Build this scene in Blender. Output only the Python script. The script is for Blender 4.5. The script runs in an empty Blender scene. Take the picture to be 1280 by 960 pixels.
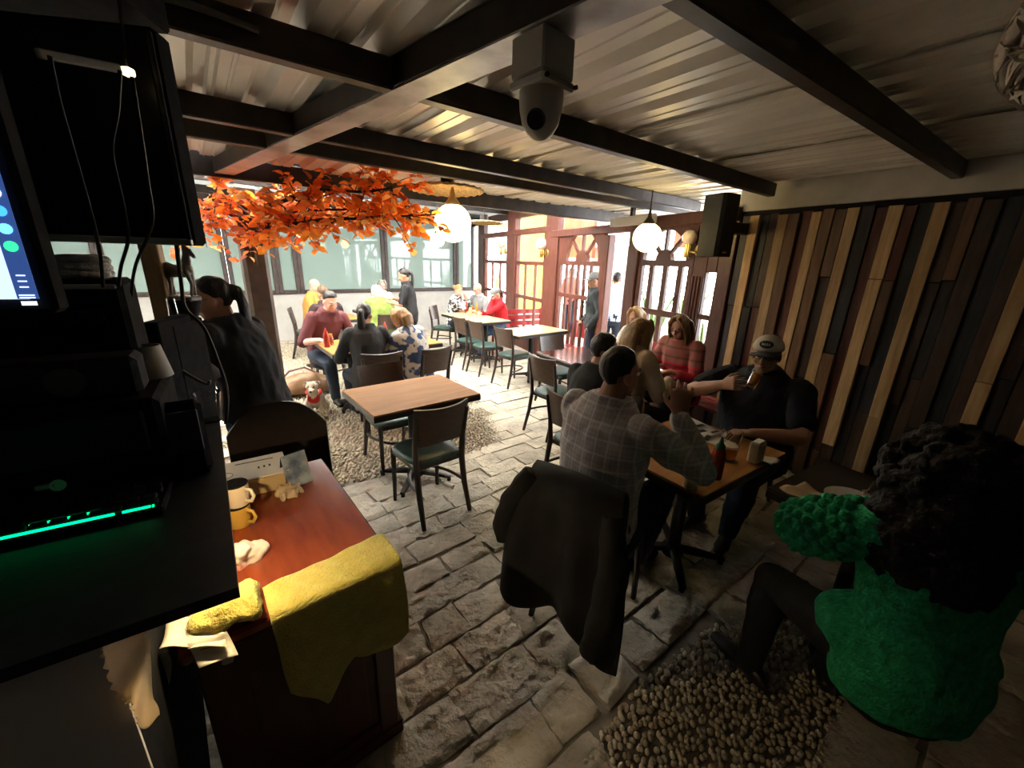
import bpy, bmesh, math, random
from math import sin, cos, pi, radians, atan2, sqrt
from mathutils import Vector, Matrix, noise

V = Vector
scene = bpy.context.scene
col = scene.collection

# ------------------------------------------------------------------ camera
F_PX = 500.0                         # focal length in pixels of the 1280x960 frame
DOWN = V((590 - 640, 2100 - 480, F_PX)).normalized()
CAM_UP = -DOWN
_z = V((0, 0, 1))
CAM_F = (_z - CAM_UP * _z.dot(CAM_UP)).normalized()
CAM_R = CAM_F.cross(CAM_UP)
if CAM_R.x < 0:
    CAM_R = -CAM_R
ROT = Matrix((CAM_R, CAM_F, CAM_UP))  # world = ROT @ camera(x right, y down, z forward)
EYE = V((0, 0, 1.75))
cam_data = bpy.data.cameras.new('camera')
cam = bpy.data.objects.new('camera', cam_data)
col.objects.link(cam)
cx, cy, cz = ROT.col[0], -ROT.col[1], -ROT.col[2]
cam.matrix_world = Matrix(((cx.x, cy.x, cz.x, EYE.x), (cx.y, cy.y, cz.y, EYE.y), (cx.z, cy.z, cz.z, EYE.z), (0, 0, 0, 1)))
cam_data.sensor_width = 36
cam_data.lens = F_PX / 1280 * 36
cam_data.clip_start = 0.02
scene.camera = cam

# ------------------------------------------------------------------ sky, light, exposure
world = bpy.data.worlds.new('sky')
scene.world = world
world.use_nodes = True
bg = world.node_tree.nodes['Background']
bg.inputs[0].default_value = (0.93, 0.97, 1.0, 1)
bg.inputs[1].default_value = 7.0
vs = scene.view_settings
vs.view_transform = 'Standard'
vs.look = 'None'
vs.gamma = 1
vs.use_curve_mapping = False
vs.exposure = 1.36

def lamp(name, kind, loc, energy, color, size=0.1, target=None, spot=None, blend=.4):
    d = bpy.data.lights.new(name, kind)
    d.energy = energy
    d.color = color
    if kind == 'AREA':
        d.shape = 'DISK'
        d.size = size
    else:
        d.shadow_soft_size = size
    if spot:
        d.spot_size = radians(spot)
        d.spot_blend = blend
    o = bpy.data.objects.new(name, d)
    o.location = loc
    if target is not None:
        o.rotation_euler = (V(target) - V(loc)).to_track_quat('-Z', 'Y').to_euler()
    col.objects.link(o)
    return o


# hazy daylight coming in low over the terrace, through the doors and the open band above them
sun_d = bpy.data.lights.new('hazy_sun', 'SUN')
sun_d.energy = 11
sun_d.angle = radians(32)
sun_d.color = (1.0, .96, .89)
sun = bpy.data.objects.new('hazy_sun', sun_d)
sun.rotation_euler = V((-cos(radians(40)) * cos(radians(52)), -sin(radians(40)) * cos(radians(52)), -sin(radians(52)))).to_track_quat('-Z', 'Y').to_euler()
col.objects.link(sun)

# ------------------------------------------------------------------ picture-to-place helpers
def ray(px, py):
    return ROT @ V(((px - 640) / F_PX, (py - 480) / F_PX, 1))
def at_z(px, py, z=0.0):
    r = ray(px, py)
    return EYE + r * ((z - EYE.z) / r.z)
def at_y(px, py, y):
    r = ray(px, py)
    return EYE + r * (y / r.y)
def on_plane(px, py, P, n):
    r = ray(px, py)
    return EYE + r * ((V(P) - EYE).dot(n) / r.dot(n))
def to_px(p):
    c = ROT.transposed() @ (V(p) - EYE)
    if c.z < .05:
        return None
    return (640 + F_PX * c.x / c.z, 480 + F_PX * c.y / c.z)
def az(a):
    return V((cos(radians(a)), sin(radians(a)), 0))

# ------------------------------------------------------------------ materials
MATS = {}
def mat(name, c, rough=.6, metal=0, c2=None, scale=8, detail=4, stretch=(1, 1, 1), bump=0, bscale=None, emit=None, estr=1,
        coat=0, trans=0, ior=1.45, sheen=0, spec=None, ramp=(.35, .65), alpha=None, objrand=0):
    if name in MATS:
        return MATS[name]
    m = bpy.data.materials.new(name)
    m.use_nodes = True
    nt = m.node_tree
    b = nt.nodes['Principled BSDF']
    b.inputs['Base Color'].default_value = (*c, 1)
    b.inputs['Roughness'].default_value = rough
    b.inputs['Metallic'].default_value = metal
    b.inputs['Coat Weight'].default_value = coat
    b.inputs['Coat Roughness'].default_value = .12
    b.inputs['Transmission Weight'].default_value = trans
    b.inputs['IOR'].default_value = ior
    b.inputs['Sheen Weight'].default_value = sheen
    if spec is not None:
        b.inputs['Specular IOR Level'].default_value = spec
    if alpha is not None:
        b.inputs['Alpha'].default_value = alpha
    if emit:
        b.inputs['Emission Color'].default_value = (*emit, 1)
        b.inputs['Emission Strength'].default_value = estr
    tc = mp = None
    if c2 is not None or bump:
        tc = nt.nodes.new('ShaderNodeTexCoord')
        mp = nt.nodes.new('ShaderNodeMapping')
        mp.inputs['Scale'].default_value = stretch
        nt.links.new(tc.outputs['Object'], mp.inputs[0])
        if objrand:
            oi = nt.nodes.new('ShaderNodeObjectInfo')
            mu = nt.nodes.new('ShaderNodeMath'); mu.operation = 'MULTIPLY'; mu.inputs[1].default_value = 37
            nt.links.new(oi.outputs['Random'], mu.inputs[0])
            nt.links.new(mu.outputs[0], mp.inputs['Location'])
    if c2 is not None:
        n = nt.nodes.new('ShaderNodeTexNoise')
        n.inputs['Scale'].default_value = scale
        n.inputs['Detail'].default_value = detail
        nt.links.new(mp.outputs[0], n.inputs['Vector'])
        r = nt.nodes.new('ShaderNodeValToRGB')
        r.color_ramp.elements[0].position, r.color_ramp.elements[1].position = ramp
        r.color_ramp.elements[0].color = (*c, 1)
        r.color_ramp.elements[1].color = (*c2, 1)
        nt.links.new(n.outputs['Fac'], r.inputs[0])
        out = r.outputs[0]
        if objrand:
            hs = nt.nodes.new('ShaderNodeHueSaturation')
            oi2 = nt.nodes.new('ShaderNodeObjectInfo')
            mr = nt.nodes.new('ShaderNodeMapRange')
            mr.inputs['To Min'].default_value = 1 - objrand
            mr.inputs['To Max'].default_value = 1 + objrand
            nt.links.new(oi2.outputs['Random'], mr.inputs['Value'])
            nt.links.new(mr.outputs[0], hs.inputs['Value'])
            nt.links.new(out, hs.inputs['Color'])
            out = hs.outputs[0]
        nt.links.new(out, b.inputs['Base Color'])
    if bump:
        n2 = nt.nodes.new('ShaderNodeTexNoise')
        n2.inputs['Scale'].default_value = bscale or scale * 3
        n2.inputs['Detail'].default_value = 5
        nt.links.new(mp.outputs[0], n2.inputs['Vector'])
        bp = nt.nodes.new('ShaderNodeBump')
        bp.inputs['Strength'].default_value = min(1, bump)
        bp.inputs['Distance'].default_value = .01 * max(1, bump)
        nt.links.new(n2.outputs['Fac'], bp.inputs['Height'])
        nt.links.new(bp.outputs[0], b.inputs['Normal'])
    MATS[name] = m
    return m

def wood(name, c, c2, rough=.45, scale=3, stretch=(1, 12, 12), **k):
    return mat(name, c, rough, c2=c2, scale=scale, detail=6, stretch=stretch, ramp=(.3, .7), **k)

# ------------------------------------------------------------------ mesh helpers
class MB:
    def __init__(s):
        s.v, s.f, s.m = [], [], []
        s.cur = 0
    def add(s, vs, fs):
        o = len(s.v)
        s.v += [V(p) for p in vs]
        for f in fs:
            s.f.append([i + o for i in f])
            s.m.append(s.cur)
        return s
    def box(s, c, d, rot=None, bev=0):
        x, y, z = [q / 2 for q in d]
        if bev:
            b = min(bev, x * .9, y * .9, z * .9)
            bm = bmesh.new()
            bmesh.ops.create_cube(bm, size=1)
            for w in bm.verts:
                w.co = V((w.co.x * 2 * x, w.co.y * 2 * y, w.co.z * 2 * z))
            bmesh.ops.bevel(bm, geom=bm.edges[:], offset=b, segments=1, affect='EDGES')
            bm.verts.index_update()
            vs = [w.co.copy() for w in bm.verts]
            fs = [[w.index for w in f.verts] for f in bm.faces]
            bm.free()
        else:
            vs = [V(p) for p in ((-x, -y, -z), (x, -y, -z), (x, y, -z), (-x, y, -z), (-x, -y, z), (x, -y, z), (x, y, z), (-x, y, z))]
            fs = [(3, 2, 1, 0), (4, 5, 6, 7), (0, 1, 5, 4), (1, 2, 6, 5), (2, 3, 7, 6), (3, 0, 4, 7)]
        if rot is not None:
            vs = [rot @ q for q in vs]
        c = V(c)
        return s.add([q + c for q in vs], fs)
    def beam(s, a, b, w, h, up=(0, 0, 1), bev=0):
        a, b = V(a), V(b)
        d = b - a
        x = d.normalized()
        u = V(up)
        y = u.cross(x)
        if y.length < 1e-4:
            y = V((0, 1, 0)).cross(x)
        y.normalize()
        z = x.cross(y)
        R = Matrix((x, y, z)).transposed()
        return s.box((a + b) / 2, (d.length, w, h), R, bev)
    def loft(s, pts, rad, n=10, ax=None, cap='flat', close=False):
        pts = [V(p) for p in pts]
        N = len(pts)
        if not isinstance(rad, (list, tuple)) or (len(rad) == 2 and N != 2 and not isinstance(rad[0], (list, tuple))):
            rad = [rad] * N
        rad = [(r, r) if not isinstance(r, (list, tuple)) else r for r in rad]
        tans = []
        for i in range(N):
            if close:
                t = pts[(i + 1) % N] - pts[i - 1]
            else:
                t = pts[min(i + 1, N - 1)] - pts[max(i - 1, 0)]
            tans.append(t.normalized() if t.length > 1e-9 else V((0, 0, 1)))
        if cap == 'round':
            p0, p1 = pts[0], pts[-1]
            t0, t1 = tans[0], tans[-1]
            ra, rb = rad[0], rad[-1]
            pre, prr, post, por = [], [], [], []
            for k in (.25, .6, .9):
                q = sqrt(1 - k * k)
                e0, e1 = min(ra), min(rb)
                pre.insert(0, p0 - t0 * e0 * k); prr.insert(0, (ra[0] * q, ra[1] * q))
                post.append(p1 + t1 * e1 * k); por.append((rb[0] * q, rb[1] * q))
            pts = pre + pts + post
            rad = prr + rad + por
            tans = [t0] * 3 + tans + [t1] * 3
            N = len(pts)
        vs = []
        a = V(ax) if ax is not None else None
        prev = None
        for i in range(N):
            t = tans[i]
            if a is not None:
                x = a - t * a.dot(t)
                if x.length < 1e-4:
                    x = t.orthogonal()
            elif prev is None:
                x = t.orthogonal()
            else:
                x = prev - t * prev.dot(t)
            x.normalize()
            prev = x
            y = t.cross(x)
            for k in range(n):
                th = 2 * pi * k / n
                vs.append(pts[i] + x * (cos(th) * rad[i][0]) + y * (sin(th) * rad[i][1]))
        fs = []
        for i in range(N if close else N - 1):
            for k in range(n):
                a0 = i * n + k; a1 = i * n + (k + 1) % n
                b0 = ((i + 1) % N) * n + k; b1 = ((i + 1) % N) * n + (k + 1) % n
                fs.append((a0, a1, b1, b0))
        if not close:
            fs.append(tuple(range(n - 1, -1, -1)))
            fs.append(tuple((N - 1) * n + k for k in range(n)))
        return s.add(vs, fs)
    def lathe(s, prof, n=20, c=(0, 0, 0), rot=None):
        c = V(c)
        vs, fs = [], []
        for r, z in prof:
            for k in range(n):
                p = V((r * cos(2 * pi * k / n), r * sin(2 * pi * k / n), z))
                vs.append((rot @ p if rot is not None else p) + c)
        for i in range(len(prof) - 1):
            for k in range(n):
                fs.append((i * n + k, i * n + (k + 1) % n, (i + 1) * n + (k + 1) % n, (i + 1) * n + k))
        if prof[0][0] > 1e-6:
            fs.append(tuple(range(n - 1, -1, -1)))
        if prof[-1][0] > 1e-6:
            fs.append(tuple((len(prof) - 1) * n + k for k in range(n)))
        return s.add(vs, fs)
    def ell(s, c, r, rot=None, n=12, m=8, fn=None):
        c = V(c)
        if not isinstance(r, (list, tuple)):
            r = (r, r, r)
        vs = []
        for i in range(m + 1):
            ph = pi * i / m
            cnt = 1 if i in (0, m) else n
            for k in range(cnt):
                th = 2 * pi * k / n
                p = V((sin(ph) * cos(th), sin(ph) * sin(th), cos(ph)))
                if fn:
                    p = p * fn(p)
                p = V((p.x * r[0], p.y * r[1], p.z * r[2]))
                vs.append((rot @ p if rot is not None else p) + c)
        fs = []
        idx = lambda i, k: 0 if i == 0 else (1 + (m - 1) * n if i == m else 1 + (i - 1) * n + k % n)
        for i in range(m):
            for k in range(n):
                q = [idx(i, k), idx(i + 1, k), idx(i + 1, k + 1), idx(i, k + 1)]
                w = []
                for j in q:
                    if j not in w:
                        w.append(j)
                fs.append(tuple(w))
        return s.add(vs, fs)
    def grid(s, fn, nu, nv, thick=0, off=None):
        """surface fn(u,v), closed shell when thick"""
        P = [[V(fn(i / nu, j / nv)) for j in range(nv + 1)] for i in range(nu + 1)]
        vs = [p for r in P for p in r]
        W = nv + 1
        fs = [(i * W + j, (i + 1) * W + j, (i + 1) * W + j + 1, i * W + j + 1) for i in range(nu) for j in range(nv)]
        if not thick:
            return s.add(vs, fs)
        nr = []
        for i in range(nu + 1):
            for j in range(nv + 1):
                a = P[min(i + 1, nu)][j] - P[max(i - 1, 0)][j]
                b = P[i][min(j + 1, nv)] - P[i][max(j - 1, 0)]
                q = a.cross(b)
                nr.append(q.normalized() if q.length > 1e-12 else V((0, 0, 1)))
        M = len(vs)
        vs2 = vs + [p - q * thick for p, q in zip(vs, nr)]
        fs2 = fs + [tuple(reversed([k + M for k in f])) for f in fs]
        for i in range(nu):
            fs2.append(((i + 1) * W, i * W, i * W + M, (i + 1) * W + M))
            fs2.append((i * W + nv, (i + 1) * W + nv, (i + 1) * W + nv + M, i * W + nv + M))
        for j in range(nv):
            fs2.append((j, j + 1, j + 1 + M, j + M))
            a = nu * W
            fs2.append((a + j + 1, a + j, a + j + M, a + j + 1 + M))
        return s.add(vs2, fs2)
    def prism(s, poly, z0, z1):
        n = len(poly)
        vs = [V((p[0], p[1], z0)) for p in poly] + [V((p[0], p[1], z1)) for p in poly]
        fs = [tuple(range(n - 1, -1, -1)), tuple(range(n, 2 * n))]
        fs += [(i, (i + 1) % n, n + (i + 1) % n, n + i) for i in range(n)]
        return s.add(vs, fs)
    def xf(s, M):
        s.v = [M @ p for p in s.v]
        return s
    def mesh(s, name, mats, smooth=None):
        me = bpy.data.meshes.new(name)
        me.from_pydata([tuple(p) for p in s.v], [], s.f)
        if not isinstance(mats, (list, tuple)):
            mats = [mats]
        for m in mats:
            me.materials.append(m)
        if len(mats) > 1:
            me.polygons.foreach_set('material_index', s.m)
        if smooth is not None:
            me.polygons.foreach_set('use_smooth', [True] * len(me.polygons))
            if smooth < 180:
                me.set_sharp_from_angle(angle=radians(smooth))
        me.update()
        return me
    def build(s, name, mats, parent=None, loc=(0, 0, 0), rz=0, smooth=35):
        return link(name, s.mesh(name, mats, smooth), parent, loc, rz)

def link(name, me, parent=None, loc=(0, 0, 0), rz=0):
    o = bpy.data.objects.new(name, me)
    col.objects.link(o)
    o.location = loc
    o.rotation_euler = (0, 0, rz)
    if parent is not None:
        o.parent = parent
    return o

def tag(o, label=None, cat=None, group=None, kind=None):
    if label: o['label'] = label
    if cat: o['category'] = cat
    if group: o['group'] = group
    if kind: o['kind'] = kind
    return o

def thing(name, label, cat, loc=(0, 0, 0), rz=0, group=None):
    o = bpy.data.objects.new(name, None)
    o.empty_display_size = .1
    col.objects.link(o)
    o.location = loc
    o.rotation_euler = (0, 0, rz)
    return tag(o, label, cat, group)

def struct(o):
    o['kind'] = 'structure'
    return o

def dup(root, loc, rz, label, group=None):
    def cp(o, parent):
        c = o.copy()
        col.objects.link(c)
        if parent is not None:
            c.parent = parent
        for ch in KIDS.get(o.name, []):
            KIDS.setdefault(c.name, []).append(cp(ch, c))
        return c
    r = cp(root, None)
    r.location = loc
    r.rotation_euler = (0, 0, rz)
    r['label'] = label
    if group:
        r['group'] = group
    return r
KIDS = {}
def index_kids():
    KIDS.clear()
    for o in col.objects:
        if o.parent is not None:
            KIDS.setdefault(o.parent.name, []).append(o)

def remesh(mb, name, m, parent, voxel=.01, it=4, fac=.5, nz=0, nscale=10, nstretch=(1, 1, 1), smooth=180, loc=(0, 0, 0)):
    """one continuous surface grown over the overlapping closed pieces of mb"""
    me0 = mb.mesh(name, m)
    tmp = bpy.data.objects.new('tmp', me0)
    col.objects.link(tmp)
    md = tmp.modifiers.new('r', 'REMESH')
    md.mode = 'VOXEL'
    md.voxel_size = voxel
    if it:
        sm = tmp.modifiers.new('s', 'SMOOTH')
        sm.factor = fac
        sm.iterations = it
    dg = bpy.context.evaluated_depsgraph_get()
    me = bpy.data.meshes.new_from_object(tmp.evaluated_get(dg))
    me.name = name
    bpy.data.objects.remove(tmp)
    bpy.data.meshes.remove(me0)
    if nz:
        off = V((random.random() * 50, random.random() * 50, random.random() * 50))
        nor = [v.normal.copy() for v in me.vertices]
        for v, q in zip(me.vertices, nor):
            p = V((v.co.x * nstretch[0], v.co.y * nstretch[1], v.co.z * nstretch[2])) * nscale + off
            v.co = v.co + q * (noise.noise(p) * nz + noise.noise(p * 2.3) * nz * .4)
    me.polygons.foreach_set('use_smooth', [True] * len(me.polygons))
    me.update()
    return link(name, me, parent, loc)
# ================================================================== the setting
random.seed(7)
U, Vv = az(38), az(128)
def uv(u, v, z=0):
    p = U * u + Vv * v
    return V((p.x, p.y, z))

M_mortar = mat('mortar', (.17, .145, .115), .95, c2=(.27, .235, .19), scale=14, bump=.6)
def stone_mat():
    m = mat('flagstone', (.40, .355, .285), .8, c2=(.62, .56, .46), scale=5, detail=8, bump=2.2, bscale=30, objrand=.14)
    return m
M_stone = stone_mat()
M_pebble = mat('pebble', (.38, .31, .22), .6, c2=(.66, .58, .45), scale=22, detail=3, bump=.3, bscale=60)

# ---- floor
mb = MB()
mb.box((0, 5, -.07), (26, 26, .1))
floor = struct(mb.build('floor', M_mortar, smooth=None))

def poly_px(pts):
    return [at_z(x, y, 0).to_2d() for x, y in pts]
PEB = [poly_px([(300, 425), (280, 560), (330, 640), (420, 606), (470, 596), (540, 577), (592, 565), (628, 548), (612, 515), (575, 488), (520, 470), (470, 447), (400, 432)]),
       poly_px([(742, 925), (800, 850), (880, 790), (960, 740), (1020, 780), (1060, 860), (1010, 990), (760, 1010), (715, 975)])]
def inside(p, poly):
    c = False
    n = len(poly)
    for i in range(n):
        a, b = poly[i], poly[i - 1]
        if (a.y > p[1]) != (b.y > p[1]) and p[0] < (b.x - a.x) * (p[1] - a.y) / (b.y - a.y) + a.x:
            c = not c
    return c

stones = []
v = -.6
while v < 10:
    h = random.uniform(.17, .27)
    u = -6 + random.random() * .3
    while u < 7.2:
        w = random.uniform(.2, .42)
        c = uv(u + w / 2, v + h / 2)
        q = to_px(c)
        if q and -60 < q[0] < 1340 and 380 < q[1] < 1040 and not any(inside(c, P) for P in PEB):
            stones.append((c, u, v, w, h, q))
        u += w
    v += h
def area_of(s):
    c, u, v, w, h, q = s
    P = [to_px(uv(u + a * w, v + b * h)) for a, b in ((0, 0), (1, 0), (1, 1), (0, 1))]
    if any(p is None for p in P):
        return 0
    return abs(sum(P[i][0] * P[i - 1][1] - P[i - 1][0] * P[i][1] for i in range(4))) / 2
stones.sort(key=area_of, reverse=True)
def stone_mb(mb, s, n, relief, local):
    c, u, v, w, h, q = s
    g = .0045
    j = [random.uniform(-.016, .016) for _ in range(8)]
    tz = random.uniform(-.005, .005)
    off = V((random.random() * 90, random.random() * 90, 0))
    def P(a, b):
        du = (j[0] * (1 - b) + j[1] * b) * (1 - a) + (j[2] * (1 - b) + j[3] * b) * a
        dv = (j[4] * (1 - a) + j[5] * a) * (1 - b) + (j[6] * (1 - a) + j[7] * a) * b
        e = min(a, 1 - a, b, 1 - b)
        z = tz - (.007 if e < .001 else 0)
        p = uv(u + g + a * (w - 2 * g) + du, v + g + b * (h - 2 * g) + dv)
        z += (noise.noise(p * 16 + off) * .6 + noise.noise(p * 38 + off) * .4) * relief
        return V((p.x, p.y, z)) - local
    rows = [[P(i / n, k / n) for k in range(n + 1)] for i in range(n + 1)]
    vs = [p for r in rows for p in r]
    W = n + 1
    fs = [(i * W + k, (i + 1) * W + k, (i + 1) * W + k + 1, i * W + k + 1) for i in range(n) for k in range(n)]
    ring = [i * W for i in range(n)] + [n * W + k for k in range(n)] + [i * W + n for i in range(n, 0, -1)] + [k for k in range(n, 0, -1)]
    base = len(vs)
    vs += [V((vs[i].x, vs[i].y, -.035)) for i in ring]
    m = len(ring)
    fs += [(ring[i], base + i, base + (i + 1) % m, ring[(i + 1) % m]) for i in range(m)]
    mb.add(vs, fs)
NST = 296
for k, s in enumerate(stones[:NST]):
    mb = MB()
    a = area_of(s)
    stone_mb(mb, s, 12 if a > 2500 else (6 if a > 700 else 3), .030 if a > 700 else .014, s[0])
    mb.build('stone', M_stone, floor, loc=s[0], smooth=60)
mb = MB()
for s in stones[NST:]:
    stone_mb(mb, s, 2, .003, V((0, 0, 0)))
tag(mb.build('far_stones', M_stone, floor, smooth=40), kind='stuff')

# pebbles set in mortar
mb = MB()
CELL = .034
for P in PEB:
    xs = [p.x for p in P]; ys = [p.y for p in P]
    cell = CELL if PEB.index(P) == 0 else .026
    x = min(xs)
    while x < max(xs):
        y = min(ys)
        while y < max(ys):
            c = V((x + random.uniform(-.012, .012), y + random.uniform(-.012, .012), 0))
            y += cell
            if not inside(c, P):
                continue
            q = to_px(c)
            if not q or not (-20 < q[0] < 1300 and q[1] < 990):
                continue
            far = c.y > 3.0
            r = random.uniform(.013, .018)
            r *= 1 if far or cell > .03 else .72
            a = random.random() * pi
            R = Matrix.Rotation(a, 3, 'Z')
            mb.ell((c.x, c.y, -.012), (r * random.uniform(1, 1.35), r * .85, .016), R, 5 if far else 8, 3 if far else 5)
        x += cell
tag(mb.build('pebbles', M_pebble, floor, smooth=180), kind='stuff')

# ---- roof: corrugated sheets on steel
M_sheet = mat('galvanised_sheet', (.74, .70, .62), .34, .12, c2=(.84, .80, .72), scale=2.2, stretch=(1, .25, 1), bump=.05, bscale=12)
M_steel = mat('black_steel', (.022, .018, .017), .42, .3, c2=(.05, .035, .03), scale=9)
M_galv = mat('bare_galvanised_steel', (.50, .50, .49), .38, .5, c2=(.20, .20, .20), scale=5, ramp=(.45, .75), bump=.1)
mb = MB()
mb.box((0, 0, 0), (14, 9, .02))
roofv0, roofv1 = -5.6, 4.1
mb = MB()
cc = uv(.6, (roofv0 + roofv1) / 2, 2.53)
mb.box((0, 0, 0), (10, roofv1 - roofv0, .02), Matrix.Rotation(radians(38), 3, 'Z'))
ceiling = struct(mb.build('ceiling', M_steel, loc=cc, smooth=None))
def sheet(u0, wid):
    prof = []
    per = wid / 4
    for k in range(4):
        o = k * per
        for a, z in ((0, 0), (.07, 0), (.075, .004), (.085, .004), (.09, 0), (.145, 0), (.175, .032), (.215, .032), (.25, 0)):
            if a == .25 and k < 3:
                continue
            prof.append((o + a * per / .25, z))
    vs, fs = [], []
    for j, vv in enumerate((roofv0, roofv1)):
        for a, z in prof:
            p = uv(u0 + a, vv, z)
            vs.append(p)
    n = len(prof)
    fs = [(i, n + i, n + i + 1, i + 1) for i in range(n - 1)]
    top = [(p.x, p.y, p.z + .003) for p in vs]
    m = len(vs)
    vs += top
    fs += [tuple(reversed([q + m for q in f])) for f in fs[:n - 1]]
    mb = MB().add(vs, fs)
    return mb
u0 = -4.4
k = 0
while u0 < 5.2:
    o = sheet(u0, .94).build('roof_sheet', M_sheet, ceiling, loc=V((0, 0, 2.43 + (.009 if k % 2 else 0))) - cc, smooth=25)
    u0 += .915
    k += 1

def beam_obj(name, a, b, w, h, m, bev=.006):
    a, b = V(a), V(b)
    c = (a + b) / 2
    mb = MB()
    mb.beam(a - c, b - c, w, h, bev=bev)
    return struct(mb.build(name, m, loc=c, smooth=30))
def ext(p, q, t0, t1):
    p, q = V(p), V(q)
    d = (q - p).normalized()
    return p + d * t0, p + d * t1
ZB = 2.33
# the girder: dark box section with a bare galvanised underside
ga, gb = ext((-.02, 1.38, ZB), (-2.44, 3.58, ZB), -1.9, 3.42)
g = thing('roof_girder', None, None, ((ga + gb) / 2))
g['kind'] = 'structure'
c = (ga + gb) / 2
MB().beam(ga - c + V((0, 0, .055)), gb - c + V((0, 0, .055)), .125, .10, bev=.004).build('web', M_steel, g)
MB().beam(ga - c + V((0, 0, .002)), gb - c + V((0, 0, .002)), .123, .006).build('flange', M_galv, g)
PURL = [((.34, 1.14), (3.17, 3.11), -.3, 3.55), ((-1.0, 1.33), (2.1, 3.69), -1.0, 3.95), ((-1.54, 2.06), (2.04, 4.86), -1.0, 4.5), ((-1.8, 2.40), (-.3, 3.50), -1.0, 4.9), ((-1.5, 4.05), (.9, 5.75), -2.2, 3.9)]
for k, (p, q, t0, t1) in enumerate(PURL):
    a, b = ext((*p, ZB + .05), (*q, ZB + .05), t0, t1)
    hgt = .10 if k < 4 else .15
    beam_obj('roof_beam', a + V((0, 0, .0)), b, .06, hgt, M_steel)
# short stub of purlin on the near side, and the eave beam over the doors
a, b = ext((.34, 1.14, ZB + .05), (3.17, 3.11, ZB + .05), -2.2, -.3)
beam_obj('roof_beam', a, b, .06, .1, M_steel)

a, b = uv(-5.2, 4.2, 2.46), uv(5.0, 4.2, 2.46)
beam_obj('roof_beam', a, b, .12, .26, M_steel)

# ---- wall_right: dark backing with reclaimed planks
W0 = V((2.08, 4.0, 0)); WD = az(-58)
WN = V((WD.y, -WD.x, 0))
if WN.dot(V((-1, -.5, 0))) < 0: WN = -WN          # into the room
WTOP = 2.26
WL = 7.3
M_back = mat('black_backing', (.012, .010, .010), .8, c2=(.02, .016, .016), scale=6)
mb = MB()
mb.box((WL / 2, -.06, WTOP / 2), (WL, .1, WTOP))
wr_rz = atan2(WD.y, WD.x)
# local frame: x along the wall, +y towards the room
sgn = 1 if V((-sin(wr_rz), cos(wr_rz), 0)).dot(WN) > 0 else -1
if sgn < 0:
    mb = MB(); mb.box((WL / 2, .06, WTOP / 2), (WL, .1, WTOP))
wall_right = struct(mb.build('wall_right', M_back, loc=W0, rz=wr_rz, smooth=None))
PL = [wood('pine_plank', (.42, .26, .12), (.60, .41, .22), .55, 3, (14, 14, 1.2), bump=.25, bscale=9, objrand=.22),
      wood('dark_brown_plank', (.050, .028, .018), (.085, .050, .034), .5, 3, (14, 14, 1.2), bump=.25, bscale=9, objrand=.3),
      wood('charcoal_plank', (.018, .018, .022), (.036, .036, .042), .5, 3, (14, 14, 1.2), bump=.25, bscale=9, objrand=.3),
      wood('oxblood_plank', (.085, .024, .018), (.14, .045, .032), .5, 3, (14, 14, 1.2), bump=.25, bscale=9, objrand=.3),
      wood('walnut_plank', (.12, .062, .032), (.19, .105, .058), .5, 3, (14, 14, 1.2), bump=.25, bscale=9, objrand=.3)]
x = .02
k = 0
while x < 4.0:
    w = random.uniform(.066, .088)
    pine = (k % 3 == 1 and random.random() < .93)
    z = WTOP - .05 - (random.random() * .02)
    first = True
    ty = 0 if pine else random.choice([1, 1, 2, 2, 3, 3, 4])
    while z > .05:
        L = random.uniform(.55, 1.5) if not first else random.choice([.5, .8, 1.1, 1.5, 1.9])
        L = min(L, z - .01)
        d = (random.uniform(.045, .062) if ty in (0, 4) else random.uniform(.012, .042))
        mb = MB()
        mb.box((0, 0, 0), (w - .004, d, L - .004), bev=.003)
        o = mb.build('plank', PL[ty], wall_right, loc=(x + w / 2, sgn * d / 2 - sgn * .005, z - L / 2), smooth=30)
        z -= L
        first = False
        ty = random.choice([0, 4, 1, 3]) if (pine and random.random() < .45) else (0 if pine and random.random() < .5 else random.choice([1, 2, 3, 4, 1, 2]))
    x += w
    k += 1
# pale fascia board between the planks and the roof
M_fascia = mat('pale_painted_board', (.50, .47, .41), .6, c2=(.58, .55, .49), scale=6)
mb = MB(); mb.box((WL / 2 + .0, -sgn * .03, .055), (WL + .1, .08, .30), bev=.006)
struct(mb.build('trim_1', M_fascia, loc=W0 + V((0, 0, WTOP + .075)), rz=wr_rz))

# ---- unseen dark walls behind and beside the counter, added to keep it dark
M_dark = mat('dark_paint', (.035, .032, .032), .8, c2=(.05, .046, .044), scale=5)
mb = MB(); mb.box((0, 0, 1.25), (.1, 3.06, 2.5)); struct(mb.build('wall_left', M_dark, loc=(-1.78, -.25, 0), smooth=None))
M_white2 = mat('grey_plaster', (.20, .19, .18), .85, c2=(.25, .24, .22), scale=4)
q0, q1 = V((-1.80, 1.27, 0)), V((-8.2, 6.15, 0))
dq = (q1 - q0)
struct(MB().box((0, 0, 1.3), (dq.length, .1, 2.6)).build('light_block_wall', M_white2, loc=(q0 + q1) / 2, rz=atan2(dq.y, dq.x), smooth=None))  # unseen wall added to cut daylight from the open left side
mb = MB(); mb.box((0, 0, 1.25), (8.4, .1, 2.5)); struct(mb.build('wall_back', M_dark, loc=(2.35, -1.72, 0), smooth=None))

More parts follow.
